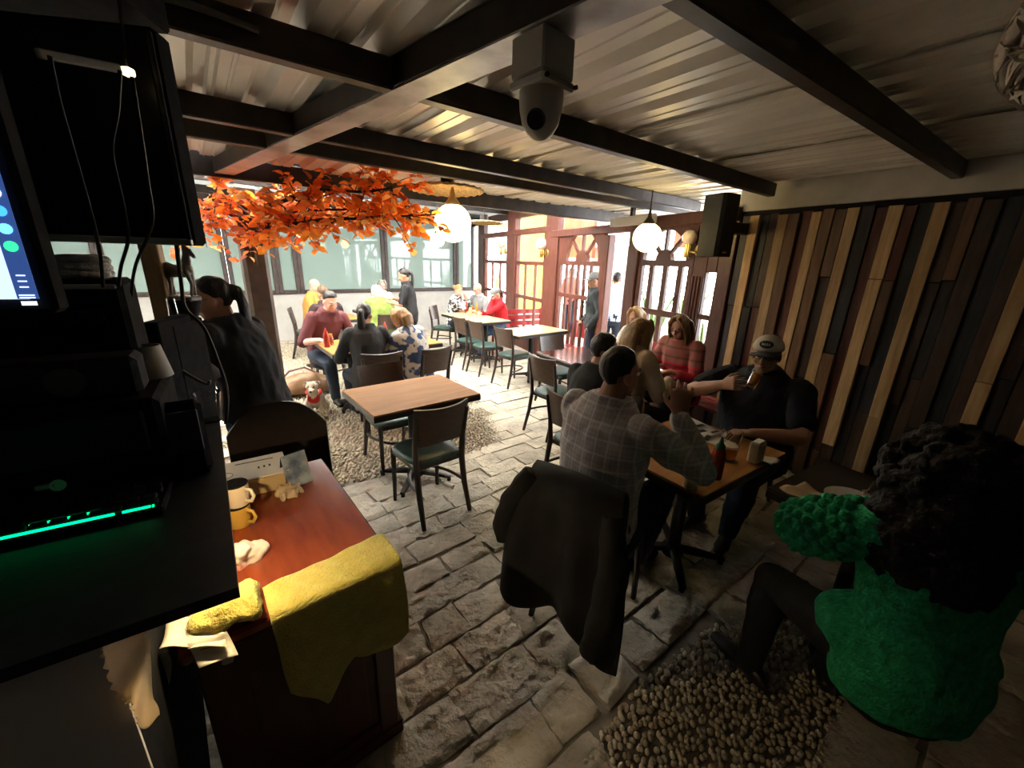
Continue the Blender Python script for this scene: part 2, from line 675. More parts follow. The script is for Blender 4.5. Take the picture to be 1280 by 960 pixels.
# ---- wall_far: white parapet with a band of frosted windows
K = V((-1.1, 11.0, 0))
FD = V((-4.93 + 1.18, 8.09 - 10.9, 0)).normalized()       # from the corner towards the counter side
FN = V((FD.y, -FD.x, 0))
if FN.dot(EYE - K) < 0: FN = -FN
frz = atan2(FD.y, FD.x)
fs_ = 1 if V((-sin(frz), cos(frz), 0)).dot(FN) > 0 else -1
def far_s(px, py=340):
    p = on_plane(px, py, K, FN)
    return (p - K).dot(FD), p.z
M_white = mat('white_plaster', (.42, .41, .39), .85, c2=(.49, .478, .455), scale=4, bump=.1)
FLEN = 14
wall_far = struct(MB().box((FLEN / 2, -fs_ * .1, .48), (FLEN, .2, .96)).build('wall_far', M_white, loc=K, rz=frz, smooth=None))
M_wframe = mat('dark_window_frame', (.040, .028, .026), .45, c2=(.065, .045, .04), scale=12)
def frosted():
    m = bpy.data.materials.new('frosted_glass')
    m.use_nodes = True
    nt = m.node_tree
    nt.nodes.clear()
    out = nt.nodes.new('ShaderNodeOutputMaterial')
    d = nt.nodes.new('ShaderNodeBsdfDiffuse'); d.inputs[0].default_value = (.31, .40, .37, 1)
    t = nt.nodes.new('ShaderNodeBsdfTranslucent'); t.inputs[0].default_value = (.31, .45, .41, 1)
    gl = nt.nodes.new('ShaderNodeBsdfGlossy'); gl.inputs['Roughness'].default_value = .03
    a = nt.nodes.new('ShaderNodeMixShader'); a.inputs[0].default_value = .22
    b = nt.nodes.new('ShaderNodeMixShader')
    fr = nt.nodes.new('ShaderNodeFresnel'); fr.inputs[0].default_value = 1.6
    nt.links.new(d.outputs[0], a.inputs[1]); nt.links.new(t.outputs[0], a.inputs[2])
    nt.links.new(fr.outputs[0], b.inputs[0]); nt.links.new(a.outputs[0], b.inputs[1]); nt.links.new(gl.outputs[0], b.inputs[2])
    nt.links.new(b.outputs[0], out.inputs[0])
    return m
M_frost = frosted()
WZ0, WZ1 = .96, 2.62
# pane edges along the wall read at the picture columns of the mullions
edges = [(573, 584), (486, 566), (379, 477), (349, 369), (297, 328), (288, 293)]
wn = 0
def window(n, s0, s1):
    w = thing('window_%d' % n, None, None, K + FD * s0, frz)
    w['kind'] = 'structure'
    L = s1 - s0
    f = MB()
    t = .075
    for bx in (((t / 2, 0, (WZ0 + WZ1) / 2), (t, .09, WZ1 - WZ0)), ((L - t / 2, 0, (WZ0 + WZ1) / 2), (t, .09, WZ1 - WZ0)),
               ((L / 2, 0, WZ0 + .04), (L - 2 * t, .09, .08)), ((L / 2, 0, WZ1 - .04), (L - 2 * t, .09, .08))):
        f.box(*bx, bev=.008)
    f.build('window_frame', M_wframe, w)
    MB().box((L / 2, 0, (WZ0 + WZ1) / 2), (L - 2 * t + .01, .012, WZ1 - WZ0 - .15)).build('pane', M_frost, w, smooth=None)
    return w
cuts = [0.0]
for a in (569.5, 481.5, 373, 346):
    cuts.append(far_s(a)[0])
cuts += [far_s(330)[0], far_s(285)[0]]
pos = cuts[:]
for i in range(len(cuts) - 1):
    wn += 1
    window(wn, pos[i] + .002, pos[i + 1] - .002)
s = pos[-1]
for L in (1.7, 1.7, 1.7):
    wn += 1
    window(wn, s + .002, s + L - .002)
    s += L
# plain band of wall over the windows and a translucent roof over the far tables
struct(MB().box((FLEN / 2, -fs_ * .0, WZ1 + .06), (FLEN, .14, .12)).build('trim_2', M_wframe, loc=K, rz=frz))
def milky(name, tc, k):
    m = bpy.data.materials.new(name)
    m.use_nodes = True
    nt = m.node_tree
    nt.nodes.clear()
    out = nt.nodes.new('ShaderNodeOutputMaterial')
    d = nt.nodes.new('ShaderNodeBsdfDiffuse'); d.inputs[0].default_value = (.6, .6, .58, 1)
    t = nt.nodes.new('ShaderNodeBsdfTranslucent'); t.inputs[0].default_value = (*tc, 1)
    a = nt.nodes.new('ShaderNodeMixShader'); a.inputs[0].default_value = k
    nt.links.new(d.outputs[0], a.inputs[1]); nt.links.new(t.outputs[0], a.inputs[2])
    nt.links.new(a.outputs[0], out.inputs[0])
    return m
M_milk = milky('clear_polycarbonate', (.95, .93, .88), .90)
M_milk3 = milky('grey_dimmer_sheet', (.34, .34, .33), .5)
M_milk2 = milky('dimmed_polycarbonate', (.32, .32, .31), .5)  # transmission cut to dim the daylight over the far and window side
sky_roof = struct(thing('translucent_roof', None, None, uv(0, 7.1, 2.78)))
for k in range(11):
    u0 = -5.6 + k * 1.06
    for v0, v1 in ((4.1, 6.7), (6.72, 9.45)):
        MB().box((0, 0, 0), (1.04, v1 - v0, .012), Matrix.Rotation(radians(38), 3, 'Z')).build('roof_panel', M_milk if (u0 > -2.6 and v0 < 5) else M_milk2, sky_roof, loc=uv(u0 + .52, (v0 + v1) / 2 - 7.1, 0), smooth=None)
for k in range(3):
    a, b = uv(-5.8, 5.6 + 1.5 * k, 2.70), uv(5.6, 5.6 + 1.5 * k, 2.70)
    beam_obj('roof_beam', a, b, .07, .12, M_steel)

# unseen translucent sheets added high over the terrace to dim its daylight
aw = struct(thing('terrace_dimmer', None, None, V((.5 + 3.9, 7.5 + 1.78, 4.45))))
for k in range(6):
    MB().box((0, 0, 0), (1.55, 12, .012)).build('dimmer_panel', M_milk3, aw, loc=az(24.4) * (-3.9 + k * 1.58), rz=radians(24.4), smooth=None)

# ---- the round-cornered steel column
M_col = mat('dark_column_paint', (.055, .038, .030), .5, c2=(.10, .07, .055), scale=6, bump=.1)
cb = thing('trim_3', None, None, (-2.47, 3.93, 0), radians(40))
cb['kind'] = 'structure'
MB().box((0, 0, 1.16), (.21, .21, 2.32), bev=.03).build('column_shaft', M_col, cb)
MB().box((0, 0, .03), (.30, .30, .06), bev=.01).build('column_base', M_col, cb)
# ================================================================== the carved doors (facade) and what lies outside
FA = V((2.08, 4.0, 0)); FB = V((-1.1, 11.0, 0))
GD = (FB - FA).normalized()
GN = V((GD.y, -GD.x, 0))
if GN.dot(EYE - FA) < 0: GN = -GN
GRZ = atan2(GD.y, GD.x)
def fa(px, py=340):
    p = on_plane(px, py, FA, GN)
    return (p - FA).dot(GD), p.z
def fs1(px): return fa(px)[0]
def fz(px, py): return fa(px, py)[1]
M_door = wood('maroon_stained_wood', (.115, .035, .024), (.20, .065, .045), .42, 4, (10, 10, 1.5), bump=.1)
M_door2 = wood('dark_stained_wood', (.060, .022, .016), (.10, .038, .027), .42, 4, (10, 10, 1.5), bump=.1)
M_glass = mat('clear_glass', (1, 1, 1), .02, trans=1, ior=1.1)

def post(n, px0, px1, z1=None, m=M_door, z0=0.0):
    s0, s1 = sorted((fs1(px0), fs1(px1)))
    z1 = z1 or fz((px0 + px1) / 2, 290)
    o = MB().box(((s0 + s1) / 2, 0, (z0 + z1) / 2), (s1 - s0, .12, z1 - z0), bev=.012).build('trim_%d' % n, m, loc=FA, rz=GRZ)
    return struct(o)
def rails(mb, s0, s1, zs, t=.05, d=.06):
    for z in zs:
        mb.box(((s0 + s1) / 2, 0, z), (s1 - s0, d, t), bev=.006)
# glazed panels A and B
ZT = fz(640, 293)
ZM = fz(640, 328)
def bar_panel(n, px0, px1, nb):
    s0, s1 = sorted((fs1(px0), fs1(px1)))
    w = thing('window_%d' % n, None, None, FA, GRZ); w['kind'] = 'structure'
    f = MB()
    rails(f, s0, s1, (ZT, ZM, fz(660, 372), .42), .07, .08)
    for s in (s0 + .035, s1 - .035):
        f.box((s, 0, (ZT + .1) / 2), (.07, .08, ZT - .1), bev=.006)
    f.build('window_frame', M_door, w)
    for k in range(nb):
        s = s0 + (s1 - s0) * (k + 1) / (nb + 1)
        MB().box((s, 0, (ZM + .42) / 2), (.042, .05, ZM - .42), bev=.008).build('bar', M_door, w)
    MB().box(((s0 + s1) / 2, 0, .22), (s1 - s0, .05, .40), bev=.006).build('panel', M_door, w)
    MB().box(((s0 + s1) / 2, 0.0, (ZT + ZM) / 2), (s1 - s0 - .1, .006, ZT - ZM - .05)).build('pane', M_glass, w, smooth=None)
    return w
post(4, 600, 607, ZT + .5, M_door2)
bar_panel(20, 607, 636, 2)
post(5, 636, 646, ZT + .5)
bar_panel(21, 646, 683, 2)
post(6, 683, 698, ZT + .5)
# long head rail under the open clerestory
for n, a, b, z, t in ((7, 600, 690, ZT + .02, .10),):
    s0, s1 = sorted((fs1(a), fs1(b)))
    struct(MB().box(((s0 + s1) / 2, 0, z), (s1 - s0, .13, t), bev=.01).build('trim_%d' % n, M_door, loc=FA, rz=GRZ))
def fan_door(n, px0, px1, arch, zt, zm, zlow, bars, m, openbars=True, solid=True):
    """carved leaf: fan light of wedge openings over narrow bars"""
    s0, s1 = sorted((fs1(px0), fs1(px1)))
    d = thing('door_%d' % n, None, None, FA, GRZ); d['kind'] = 'structure'
    ca, rr = arch
    th = .06
    # board with the fan cut out: ring segments outside the arch + spokes + hub
    f = MB()
    N = 24
    zc = zm + .03
    def edge(a):
        x, z = cos(a), sin(a)
        k = 1e9
        if x > 1e-6: k = min(k, (s1 - ca) / x)  # lip added to keep the puck lamp's light off the floor
        if x < -1e-6: k = min(k, (s0 - ca) / x)
        if z > 1e-6: k = min(k, (zt - zc) / z)
        return V((ca + x * k, 0, zc + z * k))
    for i in range(N):
        a0, a1 = pi * i / N, pi * (i + 1) / N
        q = [V((ca + rr * cos(a0), 0, zc + rr * sin(a0))), V((ca + rr * cos(a1), 0, zc + rr * sin(a1))), edge(a1), edge(a0)]
        vs = [p + V((0, -th / 2, 0)) for p in q] + [p + V((0, th / 2, 0)) for p in q]
        f.add(vs, [(0, 1, 2, 3), (7, 6, 5, 4), (0, 4, 5, 1), (3, 2, 6, 7)])
    # corner fillers
    for sx in (s0, s1):
        a = atan2(zt - zc, sx - ca)
        i = int(a / (pi / N))
        e0, e1 = edge(pi * i / N), edge(pi * (i + 1) / N)
        c = V((sx, 0, zt))
        q = [e0, c, e1]
        f.add([p + V((0, -th / 2, 0)) for p in q] + [p + V((0, th / 2, 0)) for p in q], [(0, 1, 2), (5, 4, 3)])
    f.build('fan_board', m, d)
    hub = MB()
    hub.add([V((ca + rr * .36 * cos(pi * i / 12), y, zc + rr * .36 * sin(pi * i / 12))) for y in (-.03, .03) for i in range(13)],
            [tuple(range(13)), tuple(range(25, 12, -1))] + [(i + 1, i, 13 + i, 14 + i) for i in range(12)])
    hub.build('fan_hub', m, d)
    for a in (45, 90, 135):
        p = V((cos(radians(a)), 0, sin(radians(a))))
        MB().beam(V((ca, 0, zc)) + p * rr * .3, V((ca, 0, zc)) + p * rr * 1.04, .035, .04, up=(0, 1, 0)).build('fan_spoke', m, d)
    fr = MB()
    rails(fr, s0, s1, (zm, zlow, .30), .07, .06)
    for s in (s0 + .035, s1 - .035):
        fr.box((s, 0, (zm + .02) / 2), (.07, .06, zm - .02), bev=.006)
    fr.build('door_frame', m, d)
    for b in bars:
        MB().box((b[0], 0, (zm + .3) / 2), (b[1], .045, zm - .3), bev=.006).build('bar', m, d)
    MB().box(((s0 + s1) / 2, 0, .15), (s1 - s0 - .1, .04, .26), bev=.01).build('kick_panel', m, d)
    return d
# door_1: light maroon carved leaf
a0, a1 = sorted((fs1(699), fs1(754)))
zt = fz(727, 294); zm = fz(727, 329)
ca = fs1(727)
fan_door(1, 699, 754, (ca, min(ca - a0, a1 - ca) * .80), zt, zm, fz(727, 372), [(a0 + (a1 - a0) * k, .05) for k in (.24, .38, .52, .66, .80)], M_door)
s0, s1 = sorted((fs1(690), fs1(790)))
struct(MB().box(((s0 + s1) / 2, 0, fz(725, 290)), (s1 - s0, .14, .11), bev=.01).build('trim_8', M_door, loc=FA, rz=GRZ))
post(9, 755, 762, fz(758, 294))
# door_2: darker leaf and fixed side panel by the plank wall
post(10, 786, 799, fz(792, 280), M_door2)
b0, b1 = sorted((fs1(799), fs1(868)))
zt2 = fz(830, 284); zm2 = fz(830, 329)
cb2 = fs1(829)
fan_door(2, 799, 868, (cb2, min(cb2 - b0, b1 - cb2) * .82), zt2, zm2, fz(830, 392), [(b0 + (b1 - b0) * k, .07) for k in (.22, .48, .74)], M_door2)
b0, b1 = sorted((fs1(868), fs1(916)))
sp = thing('door_3', None, None, FA, GRZ); sp['kind'] = 'structure'
q0, q1 = sorted((fs1(885), fs1(898)))
zt3 = fz(885, 278)
zq = fz(890, 341); zq2 = fz(890, 398)
for bx in ((((b0 + q0) / 2, 0, zt3 / 2), (q0 - b0, .06, zt3)), (((b1 + q1) / 2, 0, zt3 / 2), (b1 - q1, .06, zt3)),
           (((q0 + q1) / 2, 0, (zt3 + zq) / 2), (q1 - q0, .06, zt3 - zq)), (((q0 + q1) / 2, 0, .3), (q1 - q0, .06, .6)), (((q0 + q1) / 2, 0, zq2), (q1 - q0, .06, .05))):
    MB().box(*bx, bev=.008).build('panel', M_door2, sp)
for k in range(4):
    s = q1 + (b1 - q1) * (k + .5) / 4
    MB().box((s, .035 if GN.dot(V((-sin(GRZ), cos(GRZ), 0))) > 0 else -.035, .9), (.03, .015, 1.5), bev=.005).build('moulding', M_door2, sp)
s0, s1 = sorted((fs1(786), fs1(915)))
struct(MB().box(((s0 + s1) / 2, 0, zt2 + .06), (s1 - s0, .14, .12), bev=.01).build('trim_11', M_door2, loc=FA, rz=GRZ))
# eave beams over the doors
a, b = V((-1.5, 6.05, 2.40)), V((2.7, 5.75, 2.40))
a = at_z(470, 268, 2.40); b = at_z(872, 283, 2.40)
s0, s1 = -.2, 7.9
ev = MB().box(((s0 + s1) / 2, 0, 0), (s1 - s0, .12, .16), bev=.01).build('trim_12', M_door2, loc=FA + V((0, 0, 2.62)), rz=GRZ)
struct(ev)

# ---- outside
def outp(px, d, py=340):
    """ground point d metres beyond the door line along the ray through picture column px"""
    p = on_plane(px, py, FA - GN * d, GN)
    return V((p.x, p.y, 0))
M_terr = mat('terrace_paving', (.24, .22, .20), .8, c2=(.32, .30, .27), scale=6, bump=.2)
M_yel = mat('yellow_painted_wall', (.62, .36, .015), .8, c2=(.70, .42, .03), scale=3, bump=.05)
M_ora = mat('coral_painted_wall', (.42, .10, .05), .8, c2=(.50, .13, .07), scale=3, bump=.05)
M_pale = mat('pale_painted_wall', (.40, .39, .37), .8, c2=(.47, .46, .44), scale=3)
def outwall(n, px0, px1, d, z, m, z0=0):
    p0, p1 = outp(px0, d), outp(px1, d)
    c = (p0 + p1) / 2
    L = (p1 - p0).length
    struct(MB().box((0, 0, (z + z0) / 2), (L, .12, z - z0)).build('wall_outside_%d' % n, m, loc=c, rz=atan2((p1 - p0).y, (p1 - p0).x), smooth=None))
outwall(1, 612, 640, 6.5, 3.6, M_pale)
outwall(2, 643, 684, 3.2, 3.4, M_yel)
outwall(3, 690, 740, 4.2, 3.5, M_ora, 1.9)
outwall(4, 740, 800, 4.6, 2.25, M_pale)
outwall(5, 840, 905, 3.0, 3.2, M_ora, 2.1)
outwall(6, 598, 660, 7.2, 4.2, M_yel, 2.0)
# garden plants: upright strap-leaved clumps
M_leafg = mat('strap_leaf', (.09, .22, .03), .5, c2=(.22, .36, .07), scale=5, sheen=.1)
def strap_plant(p, n, h, label):
    t = thing('strap_leaf_plant', label, 'plant', p, 0, None)
    for k in range(n):
        a = random.random() * 2 * pi
        L = h * random.uniform(.6, 1)
        le = random.uniform(.15, .5)
        w = random.uniform(.02, .04)
        o = V((cos(a), sin(a), 0)); sd = V((-sin(a), cos(a), 0))
        def fn(i, j):
            x = i
            c = o * (le * L * x * x + .02) + V((0, 0, L * (x - .25 * x * x * le)))
            return c + sd * ((j - .5) * 2 * w * (1 - x) ** .6 * min(1, .4 + x * 3))
        MB().grid(fn, 5, 1, .003).build('leaf', M_leafg, t, smooth=180)
    return t
strap_plant(outp(778, 2.2), 26, 2.0, 'tall strap-leaved plant seen through the open gap beside the dark carved door')
strap_plant(outp(823, 1.6), 22, 1.9, 'strap-leaved plant seen through the bars of the dark carved door')
strap_plant(outp(862, 2.9), 22, 1.7, 'strap-leaved plant set back outside the dark door, next to the side panel')
strap_plant(outp(892, 1.2), 20, 1.6, 'strap-leaved plant outside the narrow slot window next to the plank wall')
strap_plant(outp(622, 3.5), 24, 2.2, 'leafy plant against the pale wall seen through the corner window')
strap_plant(outp(742, 2.6), 14, 1.5, 'strap-leaved plant seen through the bars of the maroon carved door')

# ================================================================== furniture
M_cwood = wood('dark_chair_wood', (.030, .020, .016), (.055, .038, .030), .33, 5, (6, 6, 2), bump=.04)
M_cback = wood('brown_veneer', (.060, .036, .026), (.095, .060, .045), .36, 5, (3, 3, 10), bump=.03)
M_seat = mat('dark_green_vinyl', (.032, .070, .062), .38, c2=(.045, .09, .08), scale=20, bump=.05)
M_blackm = mat('black_cast_iron', (.016, .015, .015), .4, .4, c2=(.03, .028, .027), scale=12)
M_oak = wood('oak_laminate', (.33, .135, .034), (.43, .205, .06), .55, 2.2, (1.0, 14, 1), bump=.02, spec=.2)
M_oak2 = wood('pale_oak_laminate', (.52, .38, .20), (.62, .47, .27), .34, 2.2, (1.0, 14, 1), bump=.02)
M_lacq = mat('plum_lacquer', (.060, .024, .026), .13, c2=(.09, .038, .040), scale=4, coat=.6)
M_redl = mat('red_lacquer', (.26, .018, .022), .3, c2=(.36, .03, .032), scale=4, coat=.3)
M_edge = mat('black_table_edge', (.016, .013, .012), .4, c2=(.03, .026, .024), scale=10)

def make_chair(label, seat=M_seat, back=M_cback, wood_=M_cwood):
    t = thing('cafe_chair', label, 'chair', (0, 0, 0))
    # faces +y
    def sr(x, y): return x, y
    mb = MB()
    def sf(i, j):
        a = 2 * pi * j
        r = i
        e = 4.0
        k = (abs(cos(a)) ** e + abs(sin(a)) ** e) ** (-1 / e)
        wx = .205 + .015 * (sin(a) * k * r)
        x = cos(a) * k * r * wx
        y = sin(a) * k * r * .205
        z = .465 - .022 * max(0, (r - .72) / .28) ** 2
        return (x, y, z)
    n = 28
    vs = []
    rings = [(.0001, .468), (.5, .470), (.85, .466), (.97, .456), (1.0, .442), (.98, .430)]
    fs = []
    for r, z in rings:
        for k in range(n):
            a = 2 * pi * k / n
            e = 3.5
            q = (abs(cos(a)) ** e + abs(sin(a)) ** e) ** (-1 / e)
            y = sin(a) * q * r
            vs.append(V((cos(a) * q * r * (.205 + .015 * y), y * .205, z)))
    for i in range(len(rings) - 1):
        for k in range(n):
            fs.append((i * n + k, (i + 1) * n + k, (i + 1) * n + (k + 1) % n, i * n + (k + 1) % n))
    fs.append(tuple(range((len(rings) - 1) * n + n - 1, (len(rings) - 1) * n - 1, -1)))
    fs = [tuple(reversed(f)) for f in fs]
    MB().add(vs, fs).build('seat', seat, t, smooth=60)
    fr = MB()
    fr.box((0, .17, .412), (.36, .028, .04), bev=.006); fr.box((0, -.17, .412), (.34, .028, .04), bev=.006)
    fr.box((.175, 0, .412), (.028, .34, .04), bev=.006); fr.box((-.175, 0, .412), (.028, .34, .04), bev=.006)
    fr.build('seat_frame', wood_, t)
    for sx in (-1, 1):
        MB().loft([(sx * .175, .17, .43), (sx * .178, .172, .22), (sx * .180, .178, .0)], [(.021, .021), (.018, .018), (.014, .014)], 8).build('leg', wood_, t)
        # rear leg runs up into the back post
        MB().loft([(sx * .185, -.275, 0), (sx * .178, -.215, .22), (sx * .176, -.185, .42), (sx * .182, -.195, .60), (sx * .19, -.235, .80)],
                  [(.015, .016), (.019, .021), (.021, .023), (.017, .021), (.014, .015)], 8).build('leg', wood_, t)
    # bowed hoop stretcher
    pts = []
    for k in range(17):
        a = pi + pi * k / 16
        pts.append((cos(a) * .172, -.21 + .0 + (1 + sin(a)) * 0 - sin(a) * .30 - .0, .235))
    pts = [(cos(pi * k / 16) * .172, -.20 + sin(pi * k / 16) * .34, .235) for k in range(17)]
    MB().loft(pts, (.011, .012), 8, ax=(0, 0, 1)).build('stretcher', wood_, t)
    # bowed veneer back rest
    def bf(i, j):
        x = (i - .5) * 2
        z = .585 + .255 * j - .02 * abs(x) * (1 - j)
        y = -.195 - .055 * j - .045 * (1 - x * x)
        return (x * (.190 + .012 * j), y + .012, z + .012 * (abs(x) ** 2) * j)
    MB().grid(bf, 14, 6, .014).build('backrest', back, t, smooth=50)
    for sx in (-1, 1):
        MB().lathe([(.009, 0), (.009, .004), (.004, .006)], 8, (sx * .165, -.222, .64), Matrix.Rotation(radians(90), 3, 'X')).build('screw_cap', wood_, t)
    return t

def make_table(label, x, y, a, L, W, top, ped=1, h=.75, edge=M_edge):
    t = thing('cafe_table', label, 'table', (x, y, 0), radians(a))
    MB().box((0, 0, h - .005), (L - .006, W - .006, .012), bev=.002).build('tabletop', top, t)
    MB().box((0, 0, h - .031), (L, W, .042), bev=.004).build('edge_band', edge, t)
    for k in range(ped):
        px = 0 if ped == 1 else (k - .5) * L * .55
        MB().lathe([(.038, .06), (.038, h - .06)], 16, (px, 0, 0)).build('column', M_blackm, t)
        MB().box((px, 0, h - .05), (.34, .34, .018), bev=.004).build('mounting_plate', M_blackm, t)
        MB().lathe([(.065, .03), (.065, .06), (.042, .10)], 16, (px, 0, 0)).build('hub', M_blackm, t)
        for q in range(4):
            an = radians(45 + 90 * q)
            dx, dy = cos(an), sin(an)
            rx = .30 if ped == 1 else .27
            ft = MB().loft([(px + dx * .04, dy * .04, .065), (px + dx * rx * .6, dy * rx * .6, .050), (px + dx * rx, dy * rx, .032)],
                      [(.030, .026), (.027, .02), (.020, .013)], 8, ax=(-dy, dx, 0)).build('foot', M_blackm, t)
            MB().lathe([(.016, .0), (.016, .02)], 10, (px + dx * rx * .95, dy * rx * .95, 0)).build('glide', M_blackm, ft)
    return t

T1 = make_table('empty oak-topped cafe table with black edge, cross-footed, standing alone mid-floor', -.78, 2.95, 39.5, .85, .67, M_oak)
T2 = make_table('oak-topped table holding beer glass and sauce bottles between plaid-shirted man and man in cap', 1.04, 2.10, 35, .85, .66, M_oak)
T3 = make_table('long oak table where the woman with black ponytail and the man in maroon shirt sit', -1.63, 4.80, 38, 1.30, .80, M_oak, 2)
T4 = make_table('oak table in front of the bearded man in yellow shirt', -3.02, 6.72, 38, .75, .68, M_oak)
T5 = make_table('dark plum table behind the woman in green jacket', -2.62, 7.80, 38, .8, .7, M_lacq)
TA = make_table('pale oak table by the corner with condiments, shared by three diners', -.72, 7.32, 128, 1.35, .64, M_oak2, 2)
TB = make_table('empty pale oak table with one green-seated chair in front of the doors', .27, 6.05, 40, 1.0, .60, M_oak2)
TG = make_table('long plum lacquered table where four diners read menus beside the dark door', 1.02, 4.0, 122, 1.70, .70, M_lacq, 2)
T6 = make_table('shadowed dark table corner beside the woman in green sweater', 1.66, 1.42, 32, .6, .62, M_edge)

chair0 = make_chair('dark wooden chair with green seat, its back turned, pulled up to the empty oak table')
chair0.location = (-.60, 2.60, 0); chair0.rotation_euler = (0, 0, radians(131 - 90))
index_kids()
def chair(x, y, a, label, group=None):
    return dup(chair0, (x, y, 0), radians(a - 90), label, group)
chair(-1.02, 3.22, -52, 'dark chair with green seat tucked under the far side of the empty oak table')
chair(.02, 5.74, 42, 'dark chair with green seat at the empty pale oak table in front of the doors')
chair(-.72, 6.68, 38, 'dark chair under the condiment table, second from the doors, its back to the room')
chair(-.42, 6.30, 38, 'dark chair at the condiment table end next to the empty pale table')
chair(-1.38, 7.95, -10, 'dark chair under the woman in the patterned blouse by the far wall')
chair(-1.40, 4.03, 120, 'brown-backed chair under the woman with black ponytail')
chair(-.98, 4.30, 140, 'brown-backed chair under the woman in blue floral blouse')
chair(-2.48, 5.38, -52, 'chair under the man in maroon shirt')
chair(-2.20, 6.82, 128, 'brown-backed chair under the woman in green jacket')
chair(-3.66, 7.05, 25, 'black chair under the bearded man in yellow shirt')
chair(-2.90, 6.02, 128, 'chair under the person behind the man in maroon shirt')
chair(.47, 4.02, 38, 'dark chair at the plum table end, empty, seen edge-on')
chair(.62, 4.86, -55, 'dark chair at the far end of the plum lacquered table')
chair(.33, 2.02, 38, 'chair under the plaid-shirted man with a dark jacket over its back')
chair(.57, 2.86, 40, 'chair under the dark-haired man at the plum table')
chair(1.72, 2.74, 218, 'chair under the man drinking beer in a white cap')
# red lacquered chairs and slatted bench by the doors
redchair = make_chair('red lacquered chair beside the waitress, in front of the maroon door', M_redl, M_redl, M_redl)
redchair.location = (.92, 6.32, 0); redchair.rotation_euler = (0, 0, radians(218 - 90))

def bench(label, x, y, a, L):
    t = thing('slatted_bench', label, 'bench', (x, y, 0), radians(a))
    for k in range(4):
        MB().box((0, -.16 + .11 * k, .445), (L, .095, .025), bev=.005).build('slat', M_redl, t)
    for k in range(3):
        MB().box((0, -.235 - .012 * k, .60 + .11 * k), (L, .02, .085), bev=.005).build('back_slat', M_redl, t)
    for sx in (-1, 1):
        MB().box((sx * (L / 2 - .04), .17, .215), (.05, .05, .43), bev=.005).build('leg', M_redl, t)
        MB().loft([(sx * (L / 2 - .04), -.20, 0), (sx * (L / 2 - .04), -.205, .45), (sx * (L / 2 - .04), -.255, .88)], (.025, .022), 6).build('leg', M_redl, t)
    return t
bench('red slatted bench behind the woman in red, against the barred windows', .16, 7.52, 205, 1.1)
bench('red slatted bench against the plank wall under the woman in red patterned sweater', 1.74, 4.22, 122, 1.6)
# ================================================================== people
def skin(name, c):
    return mat(name, c, .5, c2=tuple(min(1, q * 1.16) for q in c), scale=9, bump=.04, bscale=60, spec=.35)
SK_L = skin('light_skin', (.52, .30, .21)); SK_M = skin('tan_skin', (.40, .21, .135)); SK_D = skin('brown_skin', (.27, .135, .085)); SK_P = skin('pink_skin', (.58, .31, .235))
def hairm(name, c, c2):
    return mat(name, c, .42, c2=c2, scale=6, detail=6, stretch=(9, 9, 1), bump=.5, bscale=14, ramp=(.3, .7))
HB = hairm('black_hair', (.010, .008, .008), (.026, .020, .018)); HCU = mat('dark_curly_hair', (.008, .006, .006), .75, c2=(.022, .015, .012), scale=40, bump=1.0, bscale=70); HBR = hairm('brown_hair', (.055, .028, .014), (.12, .066, .034))
HBL = hairm('blonde_hair', (.42, .26, .10), (.62, .44, .22)); HDB = hairm('dark_blonde_hair', (.20, .11, .045), (.40, .26, .12))
HW = hairm('white_hair', (.40, .37, .31), (.52, .49, .43)); HG = hairm('grey_hair', (.16, .15, .14), (.34, .32, .30))
HGI = hairm('ginger_hair', (.22, .10, .035), (.42, .25, .10)); HOM = hairm('ombre_hair', (.05, .026, .016), (.36, .22, .10))
def cloth(name, c, c2=None, scale=6, rough=.85, bump=.2, bscale=180, ramp=(.35, .65), **k):
    return mat(name, c, rough, c2=c2 or tuple(q * 1.25 for q in c), scale=scale, bump=bump, bscale=bscale, ramp=ramp, **k)
C_BLK = cloth('black_cloth', (.012, .012, .014)); C_CHA = cloth('charcoal_cloth', (.030, .031, .034)); C_JEAN = cloth('blue_denim', (.045, .085, .16), (.08, .14, .25), 18)
C_DJ = cloth('dark_denim', (.018, .026, .045)); C_YEL = cloth('mustard_cotton', (.42, .22, .05)); C_MAR = cloth('maroon_cotton', (.085, .018, .022))
C_DMAR = cloth('dark_plum_cotton', (.030, .014, .016)); C_GRN = cloth('lime_green_quilt', (.17, .24, .04), (.25, .32, .08), 14); C_GRY = cloth('grey_cotton', (.20, .21, .22))
C_RED = cloth('bright_red_cotton', (.50, .012, .022)); C_WHT = cloth('white_knit', (.66, .60, .56)); C_BEI = cloth('beige_wool', (.36, .28, .19), (.46, .37, .26), 10)
C_FLO = mat('blue_floral_print', (.62, .60, .56), .8, c2=(.05, .09, .22), scale=13, detail=1, ramp=(.50, .56), bump=.15, bscale=90)
C_PAT = mat('black_white_print', (.62, .60, .58), .8, c2=(.04, .04, .06), scale=24, detail=1, ramp=(.48, .54), bump=.15, bscale=90)
C_LBL = cloth('light_blue_cotton', (.46, .58, .80)); C_NAV = cloth('navy_cotton', (.010, .012, .020)); C_UNI = cloth('dark_grey_uniform', (.035, .042, .048))
C_CORAL = cloth('coral_cotton', (.62, .20, .14))
M_shoe = mat('dark_shoe_leather', (.018, .014, .013), .4, c2=(.035, .028, .025), scale=8)
M_eyew = mat('eye_white', (.75, .72, .68), .25); M_iris = mat('dark_iris', (.02, .012, .008), .15); M_lip = mat('lips', (.36, .12, .10), .45)
M_frame = mat('dark_spectacle_frame', (.02, .018, .018), .3)

